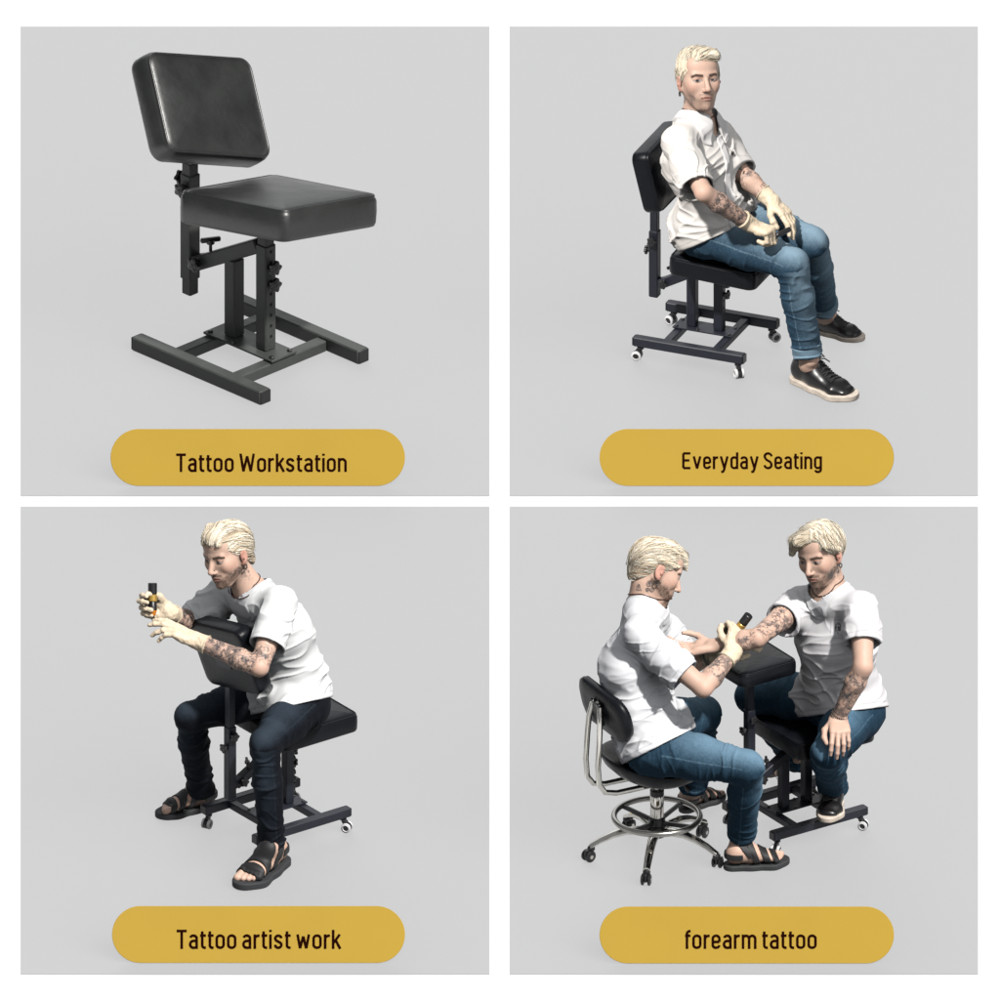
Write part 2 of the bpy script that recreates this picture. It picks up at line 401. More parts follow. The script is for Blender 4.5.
# outer face centre at (237,650); the outward face looks to -F
b3 = ('backrest',)+pad_at(236, 650, O3-F*.235+Z*.79, -a3, -c3, .31, .265, .064)
cas3 = [(-.4,-1), (1,-.3), (-.5,-.9), (.6,-.7)]
chair(276, 829, 36, .95, cas3, [s3, b3], M['leather2'], M['steel2'], 'black wheeled chair straddled backwards, its pad against the chest of the man in dark jeans', f_up=-.215, inner=(.15,.66), up=(.125,.43), post_top=.30, stack=True, side=1)
# chair 4: backrest laid flat as an arm table --------------------------------------------------------
F, B, Z = axes(34); O4 = V(795, 826, z=GZ)
s4 = ('seat', V(813, 719, w=Wof(O4+Z*.42+F*.06))-Z*.068, F, B, .335, .335, .066)
c4 = V(747, 653, w=Wof(O4-F*.2+Z*.66))
b4 = ('arm_pad', c4-Z*.055, F, B, .245, .31, .052)
hz = (c4[2]-.055-.004)/.92-.06
chair(795, 826, 34, .92, [(-.4,-1), (1,-.3), (-.5,-.9), (.6,-.7)], [s4, b4], M['leather2'], M['steel2'], 'black wheeled chair with its pad laid flat as an arm rest between two men', f_up=-.215, inner=(.2,hz), up=(.2,.50), post_top=.30)
M['skin'] = mat('skin', (.6,.4,.3), .52, spec=.35, attr=True, sss=.12, bump=.08, bscale=250, bdist=.0008)
M['hair'] = mat('bleached_hair', (.7,.5,.3), .45, spec=.4, attr=True, bump=.3, bscale=220, bdist=.001)
M['cotton'] = mat('white_cotton', (.8,.8,.8), .85, spec=.15, attr=True, bump=.12, bscale=420, bdist=.0008)
M['denim'] = mat('denim', (.1,.2,.3), .85, spec=.15, attr=True, bump=.35, bscale=500, bdist=.001)
M['latex'] = mat('cream_latex', (.70,.58,.42), .5, spec=.35, attr=True, bump=.2, bscale=120, bdist=.0015)
M['laces'] = mat('black_laces', (.03,.03,.032), .8)
M['shoe_black'] = mat('black_shoe_leather', (.007,.006,.007), .33, spec=.6, bump=.2, bscale=90, bdist=.001)
M['sole_cream'] = mat('cream_rubber', (.62,.54,.46), .7, var=.15, vscale=40)
M['sandal'] = mat('black_sandal_webbing', (.014,.014,.016), .6, bump=.3, bscale=400, bdist=.001)
M['sandal_sole'] = mat('dark_sandal_sole', (.035,.037,.04), .7, bump=.3, bscale=200, bdist=.001)
M['cord'] = mat('brown_cord', (.06,.022,.014), .6)
M['bead'] = mat('dark_beads', (.03,.025,.02), .35)
M['silver'] = mat('silver', (.5,.5,.5), .25, metal=1)
M['goldmetal'] = mat('gold_anodised_metal', (.62,.40,.10), .35, metal=.6)
M['orange'] = mat('orange_plastic', (.75,.24,.03), .4)
SK = A(.65,.44,.345)
INK = A(.030,.040,.050)
def lerp(a, b, t): return np.asarray(a)+(np.asarray(b)-np.asarray(a))*t
def frame3(f, u):
    f = unit(f); u = unit(np.asarray(u)-f*(np.asarray(u)@f)); s = np.cross(f, u); return f, s, u     # s points to the person's right
def arr(*v): return np.array(v, float)
# ---------------------------------------------------------------- head
def head_prims(c, f, s, u, k=1.):
    Rm = np.array([f, s, u])
    def W(a, b, d): return arr(a, b, d)
    X, Y, Zz = arr(1,0,0), arr(0,1,0), arr(0,0,1)
    def E(p, r, kk=.015, op='add'): return ell(p, X, Y, Zz, r, kk, op)
    L = [E((-.014,0,.030), (.099,.077,.089)), E((.018,0,-.030), (.074,.058,.084), .025),
         cone((-.012,.052,-.038), (.050,.020,-.099), .015, .013, .03), cone((.050,.020,-.099), (.066,.0,-.105), .013, .013, .02), E((.074,0,-.104), (.014,.017,.015), .012),
         E((.052,.045,-.022), (.026,.017,.024), .03), E((.052,0,.06), (.035,.055,.045), .03),
         cone((.083,.006,.020), (.073,.042,.022), .010, .009, .014), E((.066,0,-.070), (.026,.032,.024), .02),
         E((.104,.036,.001), (.020,.019,.0125), .012, 'sub'),
         E((.0745,.032,.001), (.0135,.0155,.0125), .003),
         cone((.074,.016,.0085), (.072,.047,.008), .0055, .005, .004), cone((.074,.018,-.008), (.072,.045,-.007), .004, .004, .005),
         cone((.087,0,.012), (.108,0,-.036), .0075, .0105, .008), E((.109,0,-.039), (.0095,.011,.009), .006), E((.097,.0125,-.042), (.010,.0065,.007), .005),
         E((.101,.006,-.050), (.006,.0035,.004), .003, 'sub'),
         E((.088,0,-.066), (.009,.020,.0045), .004), E((.087,0,-.0770), (.009,.017,.0052), .004), E((.101,0,-.0715), (.010,.024,.0014), .003, 'sub'),
         E((-.012,.079,-.006), (.019,.007,.032), .006), E((-.006,.073,-.034), (.010,.007,.010), .005), E((-.008,.087,-.004), (.011,.006,.021), .004, 'sub'), E((-.004,.086,-.012), (.006,.004,.008), .002)]
    def fn(p):
        q = (p-c)@Rm.T/k; q = q.copy(); q[:, 1] = np.abs(q[:, 1]); return evalp(L, q)*k
    return P_(fn, c, .135*k, .015, 'add')
def face_paint(q, col, beard, gx=0.):
    """q: points in the head's own axes; colours of skin, lips, brows, eyes and stubble, with painted eye socket shade"""
    f, s, u = q[:, 0], q[:, 1], q[:, 2]; a = np.abs(s)
    def put(mask, c, m=1.):
        w = np.clip(mask, 0, 1)[:, None]*m; return col*(1-w)+np.asarray(c)*w
    n = fbm(q*90, 2, 3)
    # stubble over jaw, chin and upper lip
    jaw = np.clip((-.030+.012*n-u-np.clip(f-.01, 0, 1)*.38)/.020, 0, 1)
    jaw = np.maximum(jaw, np.clip(1-np.abs(f-.004)/.016, 0, 1)*(u < .01)*.75)
    must = np.clip(1.5-np.abs(u+.0585)/.0055, 0, 1)*(a < .030)*(f > .07)
    chin = np.clip(1-(((a)/.034)**2+((u+.105)/.026)**2), 0, 1)*2.2*(f > .03)*(u < -.081)
    w = np.clip(np.maximum(np.maximum(jaw, must), chin), 0, 1)*(u > -.14)*beard*(f > -.03)*(.85+.15*n)*np.clip((u+.078+f*.58)/.012, 0, 1)
    col = put(w*(.92+.3*noise(q*330, 13)), (.042,.024,.016), .97)
    lip = (np.abs(u+.0715) < .0105-.26*a)*(a < .023)*(f > .075)
    col = put(lip.astype(float), (.40,.19,.155), .75)
    col = put(((np.abs(u+.0715) < .0016)*(a < .023)*(f > .07)).astype(float), (.10,.03,.025))
    bl = .0165+.16*(a-.012)-.6*np.clip(a-.040, 0, 1)
    col = put(np.clip(1.6-np.abs(u-bl)/.0048, 0, 1)*(a > .012)*(a < .054)*(f > .03), (.045,.026,.018), .95)
    ey = np.sqrt(((a-.032)/.0155)**2+((u+.0010)/.0050)**2)
    fr = f > .06
    ez = np.sqrt(((a-.031)/.022)**2+((u-.002)/.014)**2); col = put(np.clip(1-ez, 0, 1)*1.5*fr, (.30,.15,.11), .8); col = put((ey < 1.35)*fr*np.clip(1.35-ey, 0, .35)*2, (.12,.06,.045), .95)  # eye socket and lid shade darkened into the skin colour
    col = put(((ey < 1)*fr).astype(float), (.40,.36,.34))
    col = put(((np.hypot(s-np.sign(s)*.031-gx, u-.001) < .0066)*(ey < 1)*fr).astype(float), (.03,.028,.03))
    col = put((((ey < 1.12)*(u > .0045)*fr)).astype(float)*.95, (.03,.018,.015))
    col = put(np.clip(1-np.hypot(a-.055, u+.028)/.03, 0, 1)*.35*(f > .02), (.60,.27,.20))
    col = put(np.clip(1-np.hypot(f-.108, u+.040)/.02, 0, 1)*.3, (.60,.28,.21))
    ear = (a > .074)*(np.abs(u+.006) < .04)*(f < .015)*(f > -.04)
    col = put(ear*.45, (.62,.24,.18))
    return col
def hair_obj(c, f, s, u, style, parent, k=1.):
    Rm = np.array([f, s, u]); X, Y, Zz = arr(1,0,0), arr(0,1,0), arr(0,0,1)
    def E(p, r, kk=.015, op='add'): return ell(p, X, Y, Zz, r, kk, op)
    def C(a, b, ra, rb, kk=.012): return cone(a, b, ra, rb, kk)
    L = [E((-.018,0,.036), (.106,.083,.093))]
    if style == 'crop':        # short sides, combed to his left
        L += [E((.030,-.015,.098), (.062,.058,.030), .02), C((.072,.03,.080), (.070,-.050,.092), .012, .020, .015), E((-.04,0,.085), (.07,.062,.045), .02)]
        cut = [plane((.086,0,.066), (.66,0,-.75), .004)]
    elif style == 'slick':     # combed straight back
        L += [E((.030,0,.090), (.062,.062,.034), .02), C((.080,.03,.072), (.02,.04,.112), .014, .02), C((.083,-.01,.078), (.02,-.01,.120), .015, .022), C((.076,-.042,.070), (.0,-.045,.105), .012, .02), E((-.07,0,.02), (.052,.070,.085), .02), E((-.095,0,-.055), (.02,.045,.035), .02)]
        cut = [plane((.088,0,.064), (.60,0,-.80), .004)]
    elif style == 'long':      # seen from behind, swept over
        L += [E((.025,0,.090), (.070,.066,.036), .02), C((.070,.03,.080), (.104,.03,.048), .020, .010), C((.070,-.01,.085), (.102,-.01,.050), .020, .010), C((-.02,.083,.035), (.072,.064,.036), .010, .008), E((-.07,0,.025), (.055,.074,.080), .02), E((-.070,0,-.040), (.036,.050,.040), .02)]
        cut = [plane((.080,0,.050), (.58,0,-.815), .004)]
    else:                      # 'part': middle/left part, fringe swept to both sides
        L += [E((.020,0,.094), (.070,.066,.036), .02),
              C((.055,-.022,.118), (.084,.030,.088), .019, .021, .02), C((.084,.030,.088), (.078,.074,.040), .021, .015, .02),
              C((.030,.0,.122), (.075,.060,.088), .018, .018), C((.03,-.03,.118), (.055,-.072,.060), .020, .014), C((.055,-.072,.060), (.0,-.088,.022), .014, .012), E((-.06,0,.03), (.058,.078,.080), .02)]
        cut = [plane((.084,0,.060), (.60,0,-.80), .004)]
    cap = group(L, .01)
    if style == 'part': fr = group([C((.084,.030,.084), (.080,.078,.034), .017, .008, .02), C((.070,.055,.088), (.062,.082,.030), .016, .010, .02)], .012); pr = L+cut+[fr]
    elif style == 'long': fr = group([C((.080,.03,.075), (.104,.028,.046), .014, .006), C((.085,-.01,.075), (.104,-.012,.05), .012, .006)], .008); pr = L+cut+[fr]
    else: pr = L+cut
    pr = pr+[E((-.012,.080,-.010), (.022,.015,.026), .004, 'sub'), E((-.012,-.080,-.010), (.022,.015,.026), .004, 'sub')]
    glob = P_(lambda p: evalp(pr, (p-c)@Rm.T/k)*k, c, .155, .01, 'add')
    def strand(q):
        # lines of hair: constant along the combing direction
        if style in ('slick', 'long'): th = np.arctan2(q[:, 1], q[:, 2]+.06+.25*np.clip(-q[:, 0], 0, .1)); al = q[:, 0]
        elif style == 'crop': th = q[:, 0]*9+q[:, 2]*3-q[:, 1]*2; al = q[:, 1]
        else: th = q[:, 0]*8-np.abs(q[:, 1]+.022)*3.0+q[:, 2]*3; al = q[:, 1]
        p2 = np.stack([th*9, al*7, q[:, 2]*5], 1)
        wv = th+.07*noise(p2, 5)
        a = noise(np.stack([wv*24, al*4, al*0+2], 1), 11); b = noise(np.stack([wv*85, al*6, al*0], 1), 12)
        return a, b
    def disp(P):
        q = (P-c)@Rm.T/k; a, b = strand(q); e = np.clip(((q[:, 2]+.08)/.1), .35, 1)
        return ((np.abs(a)*.0042-.0015)*(.5 if style == 'part' else 1)+b*.0014)*e
    def color(P):
        q = (P-c)@Rm.T/k; a, b = strand(q)
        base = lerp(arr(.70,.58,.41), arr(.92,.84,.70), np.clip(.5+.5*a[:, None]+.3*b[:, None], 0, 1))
        root_shade = np.clip((.14-np.abs(a))/.14, 0, 1)*.62  # dark roots and root shadow between locks, put into the hair colour
        base = base*(1-root_shade[:, None])+arr(.40,.24,.11)*root_shade[:, None]; base = base*(1-.20*np.clip(-b, 0, 1)[:, None])
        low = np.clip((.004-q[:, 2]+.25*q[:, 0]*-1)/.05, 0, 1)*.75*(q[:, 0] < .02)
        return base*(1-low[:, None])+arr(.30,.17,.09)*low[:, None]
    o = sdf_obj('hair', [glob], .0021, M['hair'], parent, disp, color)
    # loose strands lying on the hair along the combing direction
    rng = np.random.default_rng(len(style)*7+3); N = 950
    vs = np.array([v.co[:] for v in o.data.vertices])+np.array(parent.location); i0 = rng.choice(len(vs), N, replace=False)
    q = (vs[i0]-c)@Rm.T/k
    def sd(q): return evalp(pr, q)
    def grad(q):
        e = 1e-3; g = np.stack([sd(q+arr(e,0,0))-sd(q-arr(e,0,0)), sd(q+arr(0,e,0))-sd(q-arr(0,e,0)), sd(q+arr(0,0,e))-sd(q-arr(0,0,e))], 1); return g/(np.linalg.norm(g, axis=1)[:, None]+1e-9)
    def fld(q):
        if style in ('slick', 'long'): v = np.stack([-np.ones(len(q)), q[:, 1]*4, -.25+q[:, 0]*3], 1)
        elif style == 'crop': v = np.stack([-.55-q[:, 2]*0, np.where(q[:, 2] > .06, -1., .1*np.sign(q[:, 1])), np.where(q[:, 2] > .06, .2, -.8)], 1)
        else: sg = np.where(q[:, 1] > -.02, 1., -1.); v = np.stack([-.15+.0*sg, sg*np.clip(1-np.abs(q[:, 1])*8, .1, 1), -.3-np.abs(q[:, 1])*9], 1)
        return v/np.linalg.norm(v, axis=1)[:, None]
    step = rng.uniform(.004, .0085, N); lift = rng.uniform(-.0006, .0022, N); fly = rng.random(N) < .06; pts = []; jit = rng.normal(0, .10, (N, 3))
    for s_ in range(9):
        g = grad(q); q = q-g*(sd(q)-lift-np.where(fly, .0009*s_, 0))[:, None]; pts.append(q.copy())
        v = fld(q)+jit+.10*np.stack([noise(q*30+s_*0, 7), noise(q*30+9, 8), noise(q*30+5, 9)], 1); v = v-g*(v*g).sum(1)[:, None]; q = q+v/(np.linalg.norm(v, axis=1)[:, None]+1e-9)*step[:, None]
    pts = np.array(pts); VV, FF, CC = [], [], []; w = [.35,.8,1,1,1,1,.9,.6,.15]
    cut_ok = (sd(pts[4]) < .01)
    for j in range(N):
        if not cut_ok[j]: continue
        tone = rng.random(); cc = lerp(arr(.40,.27,.15), arr(.62,.48,.31), rng.random()) if tone < .17 else lerp(arr(.74,.63,.46), arr(.95,.89,.76), rng.random())
        b = len(VV)
        for s_ in range(9):
            p = pts[s_, j]; tt = pts[min(s_+1, 8), j]-pts[max(s_-1, 0), j]; n1 = unit(np.cross(tt, arr(.3,.2,.9))); n2 = unit(np.cross(tt, n1)); r_ = .00095*w[s_]
            for a in range(3): VV.append(p+(n1*math.cos(a*2.094)+n2*math.sin(a*2.094))*r_); CC.append(cc)
        for s_ in range(8):
            for a in range(3): FF.append((b+s_*3+a, b+s_*3+(a+1)%3, b+s_*3+3+(a+1)%3, b+s_*3+3+a))
    VV = c+(np.array(VV)*k)@Rm
    mesh_obj('hair_strands', VV, np.array(FF), M['hair'], o, True, np.array(CC))
    return o
# ---------------------------------------------------------------- hands
def hand_prims(W, d, n, side, curl, thumb=.3, k=1., grow=0., spread=.06, tcurl=.5):
    """W wrist, d towards the knuckles, n out of the palm; side +1: thumb at n x d; curl: four (a,b,c)"""
    d = unit(d); n = unit(np.asarray(n)-d*(np.asarray(n)@d)); t = np.cross(n, d)*side
    L = []; g = grow
    def pt(a, b, c): return W+(d*a+t*b+n*c)*k
    for i, (b0, b1) in enumerate(((.020,.029), (.008,.010), (-.006,-.010), (-.018,-.028))):
        L.append(econe(pt(.006, b0, 0), pt(.084-.004*abs(i-1), b1, -.002), ((.015)*k+g, .012*k+g), (.0125*k+g, .0105*k+g), t, .010))
    L.append(ell(pt(.035,.022,.008), d, t, n, arr(.030,.016,.014)*k+g, .012)); L.append(ell(pt(.045,-.022,.006), d, t, n, arr(.034,.014,.013)*k+g, .012))
    L.append(econe(pt(-.02,0,0), pt(.012,0,0), (.027*k+g, .019*k+g), (.029*k+g, .017*k+g), t, .014))
    segs = ((.044,.026,.021), (.048,.030,.022), (.044,.028,.022), (.035,.021,.019)); tips = []
    for i in range(4):
        b1 = (.029,.010,-.010,-.028)[i]; p = pt(.086-.005*abs(i-1), b1, -.001); ang = 0; sp = (1.2,.3,-.5,-1.4)[i]*spread
        for j in range(3):
            ang += curl[i][j]; dd = (d*math.cos(ang)+n*math.sin(ang)); dd = unit(dd+t*sp*max(0, math.cos(ang)))
            q = p+dd*segs[i][j]*k; r0 = (.0098,.0088,.0080)[j]*(1 if i < 3 else .86)*k+g; r1 = (.0090,.0080,.0066)[j]*(1 if i < 3 else .86)*k+g
            L.append(cone(p, q, r0, r1, .0035)); p = q
        tips.append(p)
    p = pt(.022,.026,.006); dirs = [unit(d*.72+t*(.72-.3*thumb)+n*(.1+.9*thumb)), unit(d*.9+t*(.35-.5*tcurl)+n*(.2+.7*thumb)), unit(d*.95+t*(.1-.8*tcurl)+n*(.2+.6*thumb))]
    for j, (l, r0, r1) in enumerate(((.042,.0145,.0115), (.032,.0112,.0100), (.026,.0100,.0080))):
        q = p+dirs[j]*l*k; L.append(cone(p, q, r0*k+g, r1*k+g, .006)); p = q
    return L, tips, p
RELAX = [(.25,.35,.2), (.30,.4,.25), (.38,.45,.3), (.45,.5,.3)]
FIST = [(1.1,1.3,.7), (1.15,1.35,.8), (1.2,1.35,.8), (1.2,1.3,.8)]
GRIP = [(.75,.9,.4), (.85,1.0,.5), (1.0,1.1,.6), (1.1,1.1,.6)]
CUP = [(.45,.45,.25), (.5,.5,.3), (.55,.5,.3), (.6,.55,.35)]
# ---------------------------------------------------------------- feet
def foot_axes(heel, toe):
    d = np.asarray(toe)-np.asarray(heel); d[2] *= 1; L = np.linalg.norm(d); f = d/L; u = unit(A(0,0,1)-f*f[2]); r = np.cross(f, u); return f, r, u, L
def foot_prims(heel, toe, ankle, inner, grow=0, toes=True):
    """heel and toe: the sole's two ends; inner: +1 when the big toe is on the +r side"""
    f, r, u, L = foot_axes(heel, toe); k = L/.27
    def p(a, b, c): return heel+f*a*k+r*b*k*inner+u*c*k
    g = grow
    Q = [econe(p(.040,0,.036), p(.115,-.004,.044), (.031*k+g,.034*k+g), (.034*k+g,.036*k+g), r, .02), econe(p(.115,-.004,.040), p(.195,-.002,.028), (.036*k+g,.036*k+g), (.043*k+g,.019*k+g), r, .025),
         cone(ankle+(ankle-p(.055,0,.05))*.6, p(.055,0,.055), .036+g, .036+g, .025)]
    if toes:
        for i, (b, e, rr) in enumerate(((.028,.258,.0135), (.009,.255,.0095), (-.007,.248,.0090), (-.021,.238,.0085), (-.034,.226,.0085))):
            Q.append(cone(p(.195,b*1.02,.024), p(e-.012, b, .017), rr*k*1.05+g, rr*k+g, .006))
    else: Q.append(econe(p(.195,0,.026), p(.232,.004,.022), (.041*k+g,.020*k+g), (.030*k+g,.016*k+g), r, .02))
    return Q
def sole_fn(heel, toe, inner, z0, z1, grow, name_k=.003):
    f, r, u, L = foot_axes(heel, toe); k = L/.27
    seg = [((.036,0), (.115,-.004), .033,.036), ((.115,-.004), (.200,-.001), .036,.047), ((.200,-.001), (.236,.006), .047,.036)]
    def fn(p):
        q = (p-heel); a = q@f/k; b = q@r*inner/k; c = q@u/k; d = np.full(len(p), 9.)
        for (a0, b0), (a1, b1), r0, r1 in seg:
            vx, vy = a1-a0, b1-b0; t = np.clip(((a-a0)*vx+(b-b0)*vy)/(vx*vx+vy*vy), 0, 1)
            d = smin(d, np.hypot(a-a0-vx*t, b-b0-vy*t)-(r0+(r1-r0)*t)-grow, .02)
        cc = c-.004*np.clip((a-.18)/.08, 0, 1)**2
        e = np.abs(cc-(z0+z1)/2)-(z1-z0)/2
        dx, dy = d+.004, e+.004
        return (np.minimum(np.maximum(dx, dy), 0)+np.hypot(np.maximum(dx, 0), np.maximum(dy, 0))-.004)*k
    return P_(fn, heel+f*.135*k, .17*k, .004, 'add')
def sneaker(heel, toe, ankle, inner, parent):
    f, r, u, L = foot_axes(heel, toe); k = L/.27
    def p(a, b, c): return heel+f*a*k+r*b*k*inner+u*c*k
    up = [econe(p(.042,0,.045), p(.115,-.003,.050), (.034*k,.036*k), (.037*k,.038*k), r, .02), econe(p(.115,-.003,.046), p(.200,0,.030), (.039*k,.036*k), (.045*k,.024*k), r, .03), econe(p(.20,0,.028), p(.236,.004,.026), (.044*k,.024*k), (.034*k,.018*k), r, .02),
          cone(p(.045,0,.06), p(.052,0,.088), .034*k, .035*k, .02), cone(p(.10,0,.075), p(.088,0,.098), .026*k, .022*k, .02), plane(p(0,0,.010), -u, .002),
          cone(p(.052,0,.075), p(.045,0,.14), .026*k, .040*k, .004, 'sub')]
    sh = sdf_obj('shoe', up, .0024, M['shoe_black'], parent)
    mesh = sdf_obj('sole', [sole_fn(heel, toe, inner, 0, .0215, .003)], .0024, M['sole_cream'], sh)
    b = MB(); base_ = [q for q in up if q.op == 'add']
    def on(a_, b_):
        h = np.linspace(.15, .01, 90); pts = np.array([p(a_, b_, z) for z in h]); dd = evalp(base_, pts); i = int(np.argmax(dd < 0)); return p(a_, b_, h[i]+.0022)
    for i in range(6):
        a = .112+i*.0145; wd = .021+.001*i
        b.tube([on(a-.003, -wd), on(a, -wd*.5), on(a+.003, 0)+u*.0015, on(a+.005, wd*.5), on(a+.006, wd)], .0027*k, 6)
        b.tube([on(a+.006, -wd), on(a+.003, 0)+u*.003, on(a-.003, wd)], .0024*k, 6)
    for sg in (-1, 1):
        q0 = on(.112, 0)+u*.004; b.tube([q0, q0+(r*sg*.020+u*.010)*k, q0+(r*sg*.034-u*.006)*k, q0+(r*sg*.020+u*.001)*k, q0], .0022*k, 6); b.tube([q0, q0+(r*sg*.015+f*.018)*k, q0+(r*sg*.026+f*.030-u*.012)*k], .0022*k, 6)
    b.build('laces', M['laces'], sh)
    MB().tube([p(.072+.028*math.cos(t), .030*math.sin(t), .094-.05*0+.010*math.cos(t)) for t in np.linspace(.9, 2*math.pi-.9, 18)], .0042*k, 8).build('padded_collar', M['shoe_black'], sh)
    return sh
def sandal(heel, toe, ankle, inner, parent, straps=((.150,.178), (.188,.212), (.108,.134))):
    f, r, u, L = foot_axes(heel, toe); k = L/.27; s0 = .026
    def p(a, b, c): return heel+f*a*k+r*b*k*inner+u*c*k
    so = sdf_obj('sandal', [sole_fn(heel, toe, inner, 0, .024, .006)], .0024, M['sandal_sole'], parent)
    up = u*.022*k; ft = foot_prims(heel+up, toe+up*.8, ankle, inner, .0045, True); fi = foot_prims(heel+up, toe+up*.8, ankle, inner, .0005, True)
    def band(c0, c1, nrm, lo_u, hi_u):
        a0, a1 = c0, c1
        def fn(q):
            d = evalp(ft, q); e = evalp(fi, q); w = (q-heel)@nrm/k; m = (a0+a1)/2; hw = (a1-a0)/2
            h = (q-heel)@u/k
            return np.maximum(np.maximum(np.maximum(d, -e), (np.abs(w-m)-hw)*k), np.maximum(lo_u-h, h-hi_u)*k)
        return P_(fn, heel+f*.13*k, .18*k, .003, 'add')
    nr = unit(f+u*.35)
    for a0, a1 in straps:
        sdf_obj('strap', [band(a0+.016, a1+.016, nr, .015, .2)], .0023, M['sandal'], so)
    # heel strap and ankle strap
    sdf_obj('heel_strap', [group([band(-.03, .072, f, .052, .078)], .003)], .0023, M['sandal'], so)
    sdf_obj('ankle_strap', [band(.078+.036, .104+.036, unit(f+u*.75), .06, .2)], .0023, M['sandal'], so)
    b = MB(); b.box(p(.128, -.040, .066), f, u, r*inner, .010*k, .007*k, .003*k, .001); b.build('buckle', M['plastic'], so)
    return so
